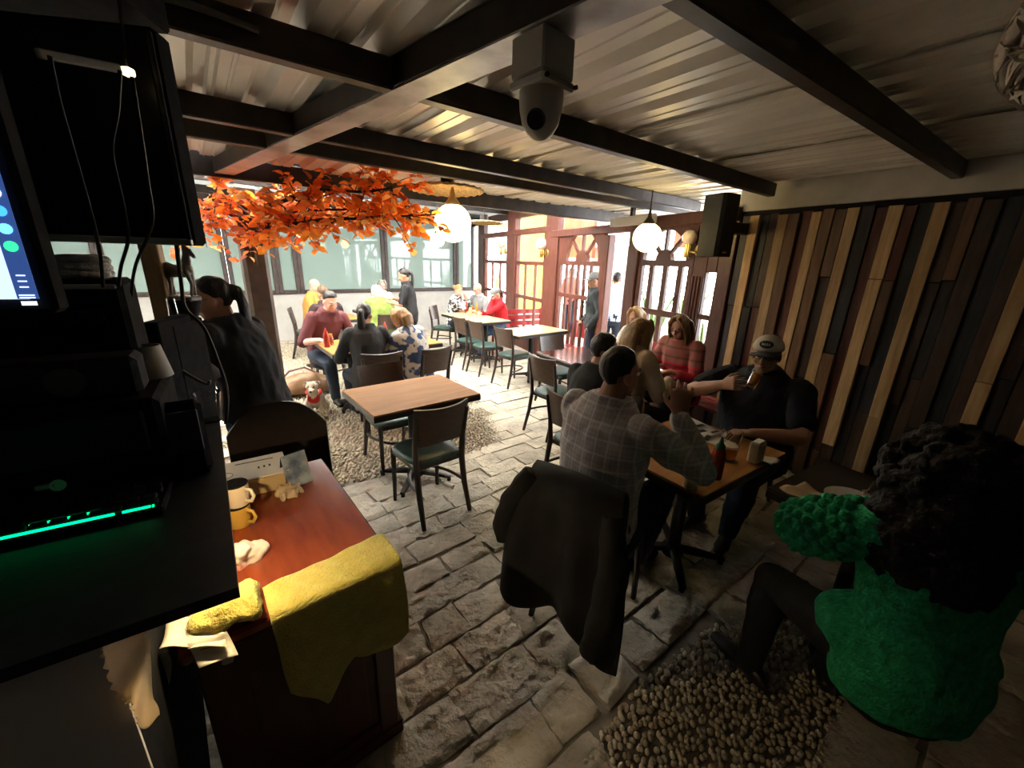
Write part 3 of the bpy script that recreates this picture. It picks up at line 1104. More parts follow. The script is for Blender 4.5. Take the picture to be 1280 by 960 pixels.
def striped(name, base, fn):
    m = mat(name, base, .85, c2=tuple(q * 1.12 for q in base), scale=30, bump=.15, bscale=220)
    nt = m.node_tree
    b = nt.nodes['Principled BSDF']
    tc = nt.nodes.new('ShaderNodeTexCoord')
    sp = nt.nodes.new('ShaderNodeSeparateXYZ')
    nt.links.new(tc.outputs['Object'], sp.inputs[0])
    fn(nt, b, sp)
    return m
def _lines(nt, src, freq, width, add=None):
    a = nt.nodes.new('ShaderNodeMath'); a.operation = 'MULTIPLY'; a.inputs[1].default_value = freq
    nt.links.new(src, a.inputs[0])
    f = nt.nodes.new('ShaderNodeMath'); f.operation = 'FRACT'; nt.links.new(a.outputs[0], f.inputs[0])
    g = nt.nodes.new('ShaderNodeMath'); g.operation = 'LESS_THAN'; g.inputs[1].default_value = width
    nt.links.new(f.outputs[0], g.inputs[0])
    return g.outputs[0]
def _over(nt, b, facs, c):
    old = b.inputs['Base Color'].links[0].from_socket
    for f, k in facs:
        mx = nt.nodes.new('ShaderNodeMix'); mx.data_type = 'RGBA'
        mu = nt.nodes.new('ShaderNodeMath'); mu.operation = 'MULTIPLY'; mu.inputs[1].default_value = k
        nt.links.new(f, mu.inputs[0]); nt.links.new(mu.outputs[0], mx.inputs[0])
        nt.links.new(old, mx.inputs[6]); mx.inputs[7].default_value = (*c, 1)
        old = mx.outputs[2]
    nt.links.new(old, b.inputs['Base Color'])
def plaid_fn(nt, b, sp):
    _over(nt, b, [(_lines(nt, sp.outputs[0], 18, .16), .55), (_lines(nt, sp.outputs[2], 15, .14), .5), (_lines(nt, sp.outputs[0], 54, .22), .2), (_lines(nt, sp.outputs[2], 45, .22), .2), (_lines(nt, sp.outputs[1], 18, .1), .25)], (.74, .72, .70))
C_PLD = striped('grey_plaid_cotton', (.40, .365, .365), plaid_fn)
def redpat_fn(nt, b, sp):
    f = nt.nodes.new('ShaderNodeMath'); f.operation = 'GREATER_THAN'; f.inputs[1].default_value = .86
    nt.links.new(sp.outputs[2], f.inputs[0])
    _over(nt, b, [(f.outputs[0], .8)], (.24, .12, .09))
    _over(nt, b, [(_lines(nt, sp.outputs[2], 11, .22), .75)], (.14, .05, .05))
C_RPT = striped('red_patterned_knit', (.52, .022, .045), redpat_fn)

def ik(A, T, l1, l2, pole):
    d = T - A
    L = min(d.length, (l1 + l2) * .998)
    d.normalize()
    T = A + d * L
    a = (l1 * l1 - l2 * l2 + L * L) / (2 * L)
    h = sqrt(max(0, l1 * l1 - a * a))
    p = V(pole); p = p - d * p.dot(d)
    if p.length < 1e-5: p = d.orthogonal()
    return A + d * a + p.normalized() * h, T

def hand(mb, w, d, n, side, curl=.35, k=1.0, spread=.13):
    d = V(d).normalized(); n = V(n); n = (n - d * n.dot(d)).normalized()
    l = d.cross(n) * side                       # towards the thumb
    mb.loft([w - d * .012 * k, w + d * .03 * k, w + d * .065 * k, w + d * .092 * k], [(.027 * k, .020 * k), (.036 * k, .018 * k), (.041 * k, .016 * k), (.039 * k, .013 * k)], 10, ax=l, cap='round')
    for i, (ln, o) in enumerate(((.070, .034), (.078, .0115), (.073, -.0115), (.057, -.034))):
        p = w + d * (.088 - .006 * abs(i - 1)) * k + l * o * k
        ang = .15 * curl
        pts = [p]
        sp = l * (1.2 - i) * spread
        for q, fr in enumerate((.42, .33, .25)):
            ang += curl * (.55, .75, .6)[q]
            pts.append(pts[-1] + (d * cos(ang) + n * sin(ang) + sp * cos(ang)).normalized() * ln * fr * k)
        mb.loft(pts, [.0090 * k, .0084 * k, .0076 * k, .0064 * k], 8, cap='round')
    b = w + d * .026 * k + l * .026 * k
    t1 = (d * .62 + l * .70 + n * (.25 + .3 * curl)).normalized()
    t2 = (d * .86 + l * .25 + n * (.30 + .5 * curl)).normalized()
    mb.loft([b, b + t1 * .038 * k, b + t1 * .038 * k + t2 * .034 * k], [.0125 * k, .0105 * k, .0085 * k], 8, cap='round')

def person(label, x, y, a, H=1.70, seat=.46, lean=6, tw=0, roll=0, hy=0, hp=8, hr=0, Lh=None, Rh=None, Lf=None, Rf=None, w=1.0, belly=0, fem=False,
           top=C_GRY, sleeve=1.0, bottom=C_DJ, leg=1.0, hair=('short', HB), sk=SK_M, vox=.010, face=True, loose=.012, skirt=0, glasses=False, cap=None, collar=True, cape=None, shoes=M_shoe, nz=.006, z0=0.0, hem=-.13):
    k = H / 1.70
    root = thing('person', label, 'person', (x, y, z0), radians(a - 90))
    sit = seat is not None
    pel = V((0, 0, seat + .095 if sit else .925 * k))
    X = V((1, 0, 0))
    def frame(t, r, twd):
        up = V((sin(radians(r)), sin(radians(t)), cos(radians(t)))).normalized()
        x_ = V((cos(radians(twd)), sin(radians(twd)), 0)); x_ = (x_ - up * x_.dot(up)).normalized()
        return up, x_, up.cross(x_)
    u1, x1, f1 = frame(lean * .6, roll * .6, tw * .4)
    u2, x2, f2 = frame(lean, roll, tw)
    u3, x3, f3 = frame(lean * 1.25, roll, tw)
    wai = pel + u1 * .15 * k
    che = wai + u2 * .17 * k
    sho = che + u3 * .135 * k
    nek = sho + u3 * .065 * k
    sw = (.158 if fem else .182) * k * (1 + (w - 1) * .6)
    shL, shR = sho - x3 * sw + u3 * -.012, sho + x3 * sw + u3 * -.012
    shL = shL + f3 * .005; shR = shR + f3 * .005
    # head frame
    hpitch, hyaw = radians(hp), radians(hy)
    hf = V((-sin(hyaw) * cos(hpitch), cos(hyaw) * cos(hpitch), -sin(hpitch)))
    hx = hf.cross(V((0, 0, 1))).normalized()
    hu = hx.cross(hf)
    if hr:
        R_ = Matrix.Rotation(radians(hr), 3, hf); hx = R_ @ hx; hu = R_ @ hu
    HM = Matrix((hx, hf, hu)).transposed()
    un = (u3 + V((0, 0, .8)) + hf * .25).normalized()
    hc = nek + un * .122 * k + hf * .012
    hs = .97 * (.95 if fem else 1.0)
    def hp_(p): return hc + HM @ (V(p) * hs)
    # arms
    la, lf_ = .292 * k, .255 * k
    def arm(side, S, spec):
        dft = dict(t=(side * .14, .30, seat + .16) if sit else (side * .24, .10, .80 * k), pole=(side * .7, -.4, -.6), d=None, n=(0, 0, -1), curl=.45)
        if spec: dft.update(spec)
        E, T = ik(S, V(dft['t']), la, lf_, dft['pole'])
        d = V(dft['d']) if dft['d'] else (T - E)
        return S, E, T, d, V(dft['n']), dft['curl']
    AL, AR = arm(-1, shL, Lh), arm(1, shR, Rh)
    hpL, hpR = pel + V((-.092 * k, .01, -.02)), pel + V((.092 * k, .01, -.02))
    th, sn = .425 * k, .41 * k
    def legf(side, P, spec):
        d = dict(t=(side * .11, .42, .075) if sit else (side * .10, .0, .075), pole=(side * .25, 1, .9) if sit else (0, 1, 0), toe=None)
        if spec: d.update(spec)
        Kn, An = ik(P, V(d['t']), th, sn, d['pole'])
        return P, Kn, An, V(d['toe']) if d['toe'] else V((side * .2, 1, 0))
    GL, GR = legf(-1, hpL, Lf), legf(1, hpR, Rf)

    def torso(mb, e=0.0, lo=-.10, hi=None, sc=1.0):
        b = belly
        pts = [pel + V((0, 0, lo)), pel, wai, (wai + che) / 2, che, sho - u3 * .02, sho + u3 * .030, nek]
        rr = [(.155 * w, .105 * w), (.168 * w, .118 * w + b * .35), ((.135 if fem else .150) * w, .105 * w + b), ((.140 if fem else .160) * w, .112 * w + b * .7), ((.150 if fem else .172) * w, .115 * w + b * .25), (sw * .96, .098 * w), (sw * .62, .075 * w), (.066, .062)]
        off = [0, b * .3, b * .8, b * .6, b * .2, 0, 0, 0]
        if hi == 'shirt': pts[-1] = nek + un * .026 * k; rr[-1] = (.080, .074); pts[-2] = sho + u3 * .036 * k
        pts = [p + f2 * o for p, o in zip(pts, off)]
        mb.loft(pts, [(q * k * sc + e, r * k * sc + e) for q, r in rr], 18, ax=x2, cap='flat')
        for s in (-1, 1):
            mb.ell(sho + x3 * s * sw * .92 - u3 * .012, .058 * k * (.5 + .5 * w) + e * .8, n=10, m=8)
            if fem: mb.ell(che + u3 * .0 + x3 * s * .07 + f2 * .085, (.062 * k + e * .7, .055 * k + e * .7, .060 * k + e * .7))
    rw = .5 + .5 * w
    def armloft(mb, A, e=0, frac=1.0):
        S, E, T = A[:3]
        ru, re, rw_ = .050 * k * rw, .040 * k * rw, .028 * k
        if fem: ru, re, rw_ = ru * .86, re * .86, rw_ * .9
        if frac <= .5:
            q = S.lerp(E, frac * 2)
            mb.loft([S, S.lerp(q, .5), q], [ru + e, ru + e, re + (ru - re) * .5 + e * 1.3], 12, cap='round')
        else:
            q = E.lerp(T, (frac - .5) * 2)
            rq = re + (rw_ - re) * (frac - .5) * 2
            mb.loft([S, S.lerp(E, .5), E], [ru + e, ru * .94 + e, re + e], 12, cap='round')
            mb.loft([E, E.lerp(q, .4), q], [re + e, re * .98 + e, rq + e * .9], 12, cap='round')
    def legloft(mb, G, e=0, frac=1.0):
        P, Kn, An = G[:3]
        mb.loft([P, P.lerp(Kn, .45), Kn], [.088 * k * rw + e, .078 * k * rw + e, .056 * k * rw + e], 12, cap='round')
        q = Kn.lerp(An, frac)
        mb.loft([Kn, Kn.lerp(q, .35), q], [.055 * k * rw + e, .056 * k * rw + e, .036 * k + (1 - frac) * .01 + e * 1.4], 12, cap='round')

    # one continuous body
    B = MB()
    torso(B)
    for A, sd in ((AL, -1), (AR, 1)):
        armloft(B, A); hand(B, A[2], A[3], A[4], sd, A[5], k * (.92 if fem else 1))
    for G in (GL, GR): legloft(B, G)
    B.loft([nek - u3 * .05, nek + un * .02, hc - HM @ V((0, .015, .06))], [.062 * k * (.88 if fem else 1.06), .054 * k * (.88 if fem else 1.06), .052 * k], 12, cap='round')
    E3 = lambda c, r: B.ell(hp_(c), tuple(q * hs for q in r), HM, 16, 12)
    E3((0, -.012, .028), (.075, .094, .092)); E3((0, .018, -.030), (.064, .074, .085)); E3((0, .045, -.085), (.043, .040, .036))
    E3((0, .076, .018), (.050, .018, .016)); E3((-.038, .058, -.035), (.022, .024, .026)); E3((.038, .058, -.035), (.022, .024, .026))
    E3((-.076, -.008, -.012), (.011, .022, .032)); E3((.076, -.008, -.012), (.011, .022, .032))
    B.loft([hp_((0, .086, .012)), hp_((0, .100, -.015)), hp_((0, .106, -.034))], [.009, .012, .017], 8, cap='round')
    E3((0, .084, -.066), (.023, .012, .010))
    remesh(B, 'body', sk, root, vox, 3)

    if face:
        for s in (-1, 1):
            eye = MB()
            eye.ell(hp_((s * .031, .081, .000)), (.013, .009, .0095), HM, 10, 8)
            eye.cur = 1
            eye.ell(hp_((s * .031, .0885, -.001)), (.006, .0035, .006), HM, 8, 6)
            eye.build('eye', [M_eyew, M_iris], root, smooth=180)
            br = MB().loft([hp_((s * .014, .091, .020)), hp_((s * .032, .090, .026)), hp_((s * .050, .080, .019))], [.003, .0038, .0025], 6)
            br.build('eyebrow', hair[1] if hair[0] != 'bald' else HBR, root, smooth=180)
        MB().loft([hp_((-.021, .088, -.067)), hp_((0, .0985, -.0665)), hp_((.021, .088, -.067))], [(.003, .004), (.005, .008), (.003, .004)], 8).build('lips', M_lip, root, smooth=180)
    if glasses:
        g = MB()
        for s in (-1, 1):
            g.loft([hp_((s * .032 + .021 * cos(q * pi / 6), .101 - abs(s * .032 + .021 * cos(q * pi / 6)) * .12, .0 + .017 * sin(q * pi / 6))) for q in range(12)], .0022, 6, close=True)
            g.loft([hp_((s * .054, .094, .005)), hp_((s * .076, .05, .008)), hp_((s * .080, -.005, .004))], .002, 6)
        g.loft([hp_((-.011, .1, .003)), hp_((0, .104, .006)), hp_((.011, .1, .003))], .002, 6)
        g.build('glasses', M_frame, root, smooth=180)
    # clothes
    if top:
        T_ = MB()
        torso(T_, loose, hem - skirt * .2, hi='shirt')
        for A in (AL, AR): armloft(T_, A, loose, sleeve)
        if skirt:
            sk0 = pel + V((0, -.02, -.02))
            T_.loft([sk0, sk0 + V((0, 0, -skirt * .5)), sk0 + V((0, -.02, -skirt))], [(.175 * w + loose, .14 * w), (.20, .16), (.22, .17)], 16, ax=(1, 0, 0), cap='flat')
        if cape: cape(T_, dict(pel=pel, wai=wai, che=che, sho=sho, nek=nek, x=x3, u=u3, f=f3, AL=AL, AR=AR))
        remesh(T_, 'shirt', top, root, vox * 1.05, 4, nz=nz, nscale=14, nstretch=(1, 1, .55))
        if collar:
            MB().loft([nek + u3 * -.022 + (x3 * cos(q * pi / 8) * .072 + f3 * (sin(q * pi / 8) * .066 + .004)) * k - u3 * .02 * max(0, sin(q * pi / 8)) for q in range(16)], (.009, .016), 8, close=True, ax=u3).build('collar', top, root, smooth=180)
    if bottom:
        P_ = MB()
        P_.loft([pel + V((0, 0, -.11)), pel, pel + u1 * .08], [(.152 * w * k + .01, .108 * w * k + .01), (.168 * w * k + .008, .12 * w * k + .008 + belly * .3), (.152 * w * k + .008, .108 * w * k + .008)], 16, ax=x1, cap='round')
        for G in (GL, GR): legloft(P_, G, .012, leg)
        remesh(P_, 'trousers', bottom, root, vox * 1.1, 4, nz=nz * .8, nscale=12)
    for G in (GL, GR):
        An, toe = G[2], G[3]
        t = V((toe.x, toe.y, 0)).normalized()
        b = V((An.x, An.y, max(.038, An.z - .045)))
        S_ = MB().loft([b - t * .07, b - t * .03 + V((0, 0, .012)), b + t * .05 + V((0, 0, .004)), b + t * .12 - V((0, 0, .008)), b + t * .18 - V((0, 0, .014))],
                  [(.030, .034), (.036, .044), (.040, .038), (.044, .028), (.030, .020)], 12, ax=(-t.y, t.x, 0), cap='round')
        S_.build('shoe', shoes, root, smooth=180)
    # hair
    st, hm = hair
    if st != 'bald':
        Hh = MB()
        fr = 0.030 if st in ('short', 'cap') else .045
        def capfn(p):
            # p on the unit sphere, +y front: above the hair line stay proud, below sink into the head
            line = fr / .1 + .35 if p.y > .45 else (-.15 + (p.y + .2) * .9 if p.y > -.2 else (-.92 if st == 'short' else -.95))
            if abs(p.x) > .55 and -.5 < p.y < .5: line = max(line, -.05) if p.y > 0 else -.25
            q_ = max(0, min(1, (p.z - line + .20) / .26)); q_ = q_ * q_ * (3 - 2 * q_)
            return .83 + .17 * q_
        Hh.ell(hp_((0, -.010, .030)), (.0825 * hs, .102 * hs, .101 * hs), HM, 36, 28, capfn)
        L_ = lambda pts, rr: Hh.loft([hp_(p) for p in pts], rr, 10, ax=hx, cap='round')
        down = HM.transposed() @ V((0, 0, -1))
        bk = lambda base, n, step, out=(0, -1, 0): [V(base) + down * (step * i) + V(out) * (.006 * i * (2.2 - .5 * i)) for i in range(n)]
        if st == 'long':
            L_([(0, -.06, .06), (0, -.095, 0)] + bk((0, -.10, -.08), 4, .085), [(.06, .04), (.085, .045), (.095, .045), (.105, .042), (.10, .038), (.07, .025)])
            for s in (-1, 1):
                L_([(s * .03, .05, .115), (s * .070, .040, .07), (s * .086, .018, 0)] + bk((s * .090, .012, -.085), 4, .080, (s * .2, .2, 0)), [(.022, .025), (.020, .04), (.020, .046), (.026, .048), (.030, .044), (.028, .036), (.014, .018)])
        if st == 'bob':
            L_([(0, -.05, .07), (0, -.085, .0), (0, -.085, -.075)], [(.06, .05), (.092, .055), (.085, .045)])
            for s in (-1, 1):
                L_([(s * .04, .04, .11), (s * .078, .03, .05), (s * .085, .01, -.05)], [(.026, .03), (.024, .045), (.022, .042)])
        if st in ('pony', 'bun', 'cappony'):
            L_([(0, -.085, .03), (0, -.115, .035), (0, -.125, .02)], [(.035, .035), (.026, .026), (.03, .03)])
            if st == 'bun': Hh.ell(hp_((0, -.125, .02)), (.045, .04, .045), HM)
            else: L_([(0, -.108, .035), (0, -.135, .0)] + bk((0, -.135, -.06), 4, .070, (0, -.1, 0)), [(.022, .022), (.034, .026), (.042, .026), (.042, .026), (.034, .022), (.012, .012)])
        if st == 'curly':
            random.seed(99)
            for i in range(210):
                q = V((random.gauss(0, 1), random.gauss(0, 1), random.gauss(0, 1))).normalized()
                if q.y > .35 and q.z < .45: continue
                c = V((q.x * .16, q.y * .15 - .045, q.z * .15 - .015 - (.10 if q.z < -.2 else 0)))
                Hh.ell(hp_(c), random.uniform(.022, .042), n=8, m=6)
            L_([(0, -.07, .0), (0, -.12, -.15), (0, -.13, -.30)], [(.12, .09), (.17, .11), (.15, .08)])
        remesh(Hh, 'hair', hm, root, .0075 if vox < .009 else .009, 2, nz=.016 if st == 'curly' else .005, nscale=26 if st == 'curly' else 34, nstretch=(1, 1, 1) if st == 'curly' else (1, 1, .22))
    if cap:
        cm, vm = cap
        C_ = MB()
        C_.ell(hp_((0, -.008, .040)), (.092 * hs, .112 * hs, .092 * hs), HM, 28, 20, lambda p: 1.0 if p.z > -.12 else .86)
        co = remesh(C_, 'cap', cm, root, .006, 2)
        vz = MB()
        def vf(i, j):
            aa = (i - .5) * 2
            x_ = aa * .085
            y0 = .104 * sqrt(max(0, 1 - (aa * .9) ** 2))
            return hp_((x_, y0 + j * (.085 * (1 - .35 * aa * aa)), .035 - .010 * j - .026 * aa * aa))
        vz.grid(vf, 14, 5, .004)
        vz.build('visor', vm, co, smooth=180)
    return root, dict(hp=hp_, HM=HM, AL=AL, AR=AR, x=x3, u=u3, f=f3, che=che, sho=sho, nek=nek, pel=pel)

TBL = .80
def on_table(side, x=.16, y=.36, z=TBL, inn=.5, curl=.35):
    return dict(t=(side * x, y, z), d=(-side * inn, 1, -.1), n=(0, 0, -1), curl=curl, pole=(side * .5, -.2, -1))
def chin(side):
    return dict(t=(side * .05, .24, 1.05), d=(-side * .3, -.25, 1), n=(-side * .5, -1, 0), curl=.8, pole=(side * .5, .4, -1))

random.seed(21)
# -- the large pair at the near table
plaid, PI = person('man in grey plaid shirt seen from behind, gesturing with raised hand at the beer table', .42, 1.76, 48, 1.90, .46, 5, -12, 2, -22, 4, w=1.16, belly=.03, top=C_PLD, sleeve=.97, bottom=C_DJ,
    hair=('short', HB), sk=SK_M, vox=.0055, Rh=dict(t=(.31, .14, 1.12), pole=(.6, .35, -1), d=(-.12, .12, 1), n=(-.4, 1, .1), curl=.75), Lh=dict(t=(-.04, .40, .80), d=(.4, 1, -.1), pole=(-.35, -.2, -1)), loose=.016, nz=.010)
cap_man, CI = person('man in white cap and navy polo shirt drinking beer by the plank wall', 1.72, 2.60, 218, 1.80, .46, 9, 0, 0, 12, 2, w=1.3, belly=.07, top=C_NAV, sleeve=.33, bottom=C_DJ,
    hair=('short', HBR), sk=SK_M, vox=.0055, Rh=dict(t=(.095, .43, 1.045), pole=(1, .1, -.55), d=(-.72, .35, .35), n=(-.35, -.75, -.1), curl=.85), Lh=dict(t=(-.13, .44, .80), d=(.8, .6, -.1), n=(0, 0, -1), pole=(-1, -.2, -.6), curl=.5),
    cap=(cloth('white_cap_cotton', (.50, .47, .42)), cloth('dark_cap_visor', (.06, .055, .065))), glasses=True, loose=.018, nz=.010)
M_patch = mat('dark_cap_patch', (.025, .028, .026), .7, c2=(.04, .042, .04), scale=40)
M_thread = mat('white_embroidery', (.72, .72, .70), .7)
hp_ = CI['hp']; HMc = CI['HM']
pt = MB()
def patch_pt(x, z, o=0.0):
    # wraps the crown of the cap
    rx, ry, rz = .092, .112, .092
    zz = (z - .040) / rz
    yy = sqrt(max(.02, 1 - (x / rx) ** 2 - zz ** 2))
    return hp_((x, -.008 + ry * yy + o, z))
vs = [patch_pt(.002, .082, .003)] + [patch_pt(.002 + .040 * cos(q * pi / 12), .082 + .023 * sin(q * pi / 12), .003) for q in range(24)]
pt.add(vs, [(0, 1 + q, 1 + (q + 1) % 24) for q in range(24)])
po = pt.build('cap_patch', M_patch, cap_man, smooth=180)
lt = MB()
def stroke(x0, z0, x1, z1):
    lt.loft([patch_pt(x0, z0, .0045), patch_pt((x0 + x1) / 2, (z0 + z1) / 2, .0045), patch_pt(x1, z1, .0045)], .0013, 5)
def letter(ch, cx, s=.0075, h=.012, zc=.083):
    # the wearer's right is +x; read from the front, text runs towards -x
    segs = {'N': [(0, 0, 0, 1), (0, 1, 1, 0), (1, 0, 1, 1)], 'A': [(0, 0, .5, 1), (.5, 1, 1, 0), (.22, .4, .78, .4)], 'S': [(1, .9, .2, 1), (.2, 1, .1, .6), (.1, .6, .9, .4), (.9, .4, .8, 0), (.8, 0, 0, .1)]}[ch]
    for a_, b_, c_, d_ in segs:
        stroke(cx - a_ * s, zc - h / 2 + b_ * h, cx - c_ * s, zc - h / 2 + d_ * h)
for q, ch in enumerate('NASA'):
    letter(ch, .026 - q * .0125)
lt.build('cap_lettering', M_thread, po, smooth=180)

M_knit = cloth('emerald_knit', (.012, .28, .10), (.022, .42, .16), 40, bump=1.0, bscale=110)
def puff(mb, d):
    mb.ell(d['pel'] + V((-.12, .05, .06)), (.13, .13, .10)); mb.ell(d['pel'] + V((.10, .05, .06)), (.13, .13, .10))
    for A in (d['AL'], d['AR']):
        mb.loft([A[0].lerp(A[1], .05), A[0].lerp(A[1], .55), A[0].lerp(A[1], .98)], [.075, .098, .085], 14, cap='round')
        mb.loft([A[1], A[1].lerp(A[2], .5), A[1].lerp(A[2], .9)], [.080, .075, .05], 14, cap='round')
green2, GI = person('woman with big dark curly hair in chunky emerald knit sweater sitting in shadow', 1.29, .97, 72, 1.66, .46, 10, 6, 0, -28, 10, fem=True, w=1.1, top=M_knit, bottom=C_BLK, hair=('curly', HCU), sk=SK_M, vox=.008,
    Lh=dict(t=(-.08, .40, .82), d=(.5, 1, -.1), n=(0, 0, -1), pole=(-1, -.35, -.2), curl=.4), Rh=on_table(1, .10, .42), Lf=dict(t=(-.30, .30, .075), toe=(-.7, .9, 0), pole=(-.3, 1, .8)), Rf=dict(t=(.02, .40, .075)), loose=.026, cape=puff, collar=False, nz=.008)
# knitted bobbles over the sleeves
bo = MB()
for A in (GI['AL'], GI['AR']):
    S, E, T = A[:3]
    d = (E - S).normalized(); xx = d.orthogonal().normalized(); yy = d.cross(xx)
    for i in range(7):
        for j in range(13):
            an = 2 * pi * (j + .5 * (i % 2)) / 13
            t = .08 + i * .145
            r = .098 - .03 * abs(t - .55)
            bo.ell(S.lerp(E, t) + (xx * cos(an) + yy * sin(an)) * r * 1.0, .0185, n=8, m=6)
    d = (T - E).normalized(); xx = d.orthogonal().normalized(); yy = d.cross(xx)
    for i in range(4):
        for j in range(11):
            an = 2 * pi * (j + .5 * (i % 2)) / 11
            t = .08 + i * .16
            bo.ell(E.lerp(T, t) + (xx * cos(an) + yy * sin(an)) * .078, .0175, n=8, m=6)
tag(bo.build('bobbles', M_knit, green2, smooth=180), kind='stuff')

# -- standing woman with pony tail beside the counter
person('woman in black jacket with ponytail standing in profile behind the host desk', -1.43, 2.12, 178, 1.66, None, 12, 0, 0, 24, 12, fem=True, w=1.15, top=C_BLK, bottom=C_JEAN, hair=('pony', HB), sk=SK_M, vox=.0085, glasses=True, loose=.024, nz=.012, hem=-.02,
       Lh=dict(t=(-.20, .36, .98), d=(.2, 1, .1), pole=(-.6, -.3, -1)), Rh=dict(t=(.20, .38, 1.0), d=(-.2, 1, .1), pole=(.6, -.3, -1)))
# -- the long table on the window side
person('woman with black ponytail and dark jacket seen from behind at the long oak table', -1.50, 4.06, 122, 1.66, .46, 10, 0, 0, -30, 6, fem=True, w=1.12, top=C_CHA, bottom=C_DJ, hair=('pony', HB), sk=SK_L, loose=.02, Lh=on_table(-1, .2, .34), Rh=on_table(1, .2, .34))
person('woman with ginger hair in blue floral blouse seen from behind', -1.06, 4.32, 142, 1.60, .44, 16, 0, -6, 20, 18, fem=True, w=1.18, top=C_FLO, sleeve=.8, bottom=C_JEAN, hair=('bob', HGI), sk=SK_P, loose=.024, Lh=on_table(-1), Rh=on_table(1))
person('man in maroon shirt leaning over the long table towards the woman with ponytail', -2.42, 4.98, -38, 1.84, .47, 18, 0, -4, 0, 24, w=.98, top=C_MAR, sleeve=.5, bottom=C_DJ, hair=('short', HB), sk=SK_P, loose=.016, Lh=on_table(-1, .2, .40), Rh=on_table(1, .22, .40))
person('person in dark plum sweater half hidden behind the man in maroon', -2.78, 6.02, 140, 1.72, .46, 8, 0, 0, 10, 10, w=.98, top=C_DMAR, bottom=C_DJ, hair=('short', HBR), sk=SK_M, face=False)
person('bald bearded man in mustard yellow shirt sitting by the window wall', -3.60, 7.16, 10, 1.76, .47, 6, 0, 0, -10, 18, w=1.22, belly=.04, top=C_YEL, sleeve=.45, bottom=C_DJ, hair=('bald', HW), sk=SK_P, loose=.016, Lh=on_table(-1), Rh=on_table(1))
person('white-haired woman in lime green jacket seen from behind', -2.28, 6.90, 128, 1.66, .46, 10, 0, 0, 0, 10, fem=True, w=1.25, top=C_GRN, bottom=C_DJ, hair=('bob', HW), sk=SK_P, loose=.03, Lh=on_table(-1), Rh=on_table(1))
person('grey-haired person in pale top facing the woman in green jacket', -2.72, 8.30, -56, 1.68, .47, 6, 0, 0, 0, 6, w=1.0, fem=True, top=C_WHT, bottom=C_DJ, hair=('bob', HG), sk=SK_P, glasses=True, Lh=on_table(-1), Rh=on_table(1))
person('waitress in black uniform standing and writing an order by the windows', -1.70, 6.62, 186, 1.60, None, 6, 0, 0, 0, 26, fem=True, w=1.0, top=C_BLK, sleeve=.42, bottom=C_BLK, hair=('pony', HB), sk=SK_M, Lh=dict(t=(-.06, .30, 1.04), d=(.5, 1, .1), n=(0, 0, 1), pole=(-.7, -.3, -1)), Rh=dict(t=(.06, .28, 1.10), d=(-.5, 1, -.2), n=(-.4, 0, -1), pole=(.7, -.3, -1), curl=.8))
# -- the corner table
person('woman with reddish hair in black and white patterned blouse at the corner table', -1.22, 8.06, -20, 1.64, .46, 10, 0, 0, -10, 22, fem=True, w=1.1, top=C_PAT, sleeve=.8, bottom=C_DJ, hair=('bun', HGI), sk=SK_P, Lh=chin(-1), Rh=chin(1))
person('bald man in grey t-shirt and glasses at the corner table', -.64, 8.12, 222, 1.74, .46, 10, 0, 0, 10, 20, w=1.1, top=C_GRY, sleeve=.42, bottom=C_DJ, hair=('bald', HBR), sk=SK_P, glasses=True, Lh=on_table(-1, .16, .34), Rh=on_table(1, .16, .34))
person('woman in bright red top and grey cap eating at the corner table', -.22, 7.56, 205, 1.66, .46, 12, 0, 0, 8, 22, fem=True, w=1.05, top=C_RED, bottom=C_JEAN, hair=('cappony', HBR), sk=SK_L, cap=(C_GRY, C_GRY), Lh=chin(-1), Rh=on_table(1))
# -- waitress by the doors and two people outside
wt, WI = person('waitress with grey cap and dark zipped uniform standing in front of the doors', 1.21, 6.06, 176, 1.64, None, 2, 0, 0, 0, 4, fem=True, w=1.12, top=C_UNI, bottom=C_DJ, hair=('cappony', HB), sk=SK_M, cap=(C_GRY, C_GRY), loose=.018, Lh=dict(t=(-.22, .10, .86), pole=(-.5, -1, 0)), Rh=dict(t=(.20, .16, .90), pole=(.5, -1, 0)))
M_badge = mat('pale_badge', (.45, .47, .48), .6, c2=(.6, .6, .6), scale=60)
b0_ = WI['che'] + WI['u'] * .05 - WI['x'] * .09 + WI['f'] * .128
MB().lathe([(.001, .0), (.034, 0), (.034, .006), (.001, .007)], 16, b0_, Matrix((WI['x'], WI['u'], WI['f'])).transposed()).build('badge', M_badge, wt, smooth=40)
M_zip = mat('pale_zip', (.5, .55, .6), .4)
MB().loft([WI['nek'] + WI['f'] * .082 - WI['u'] * .03, WI['che'] + WI['f'] * .150, WI['pel'] + WI['f'] * .155], .006, 6).build('zip', M_zip, wt, smooth=180)
o1 = outp(770, 1.1); o2 = outp(716, 1.8)
person('person in light blue shirt standing outside beyond the waitress', o1.x, o1.y, 60, 1.62, None, 8, 0, 0, 0, 10, w=1.15, top=C_LBL, bottom=C_DJ, hair=('short', HB), sk=SK_M, face=False)
person('person in coral top outside behind the bars of the maroon carved door', o2.x, o2.y, 230, 1.64, None, 2, 0, 0, 0, 6, w=1.1, top=C_CORAL, sleeve=.5, bottom=C_DJ, hair=('short', HB), sk=SK_M, face=False)
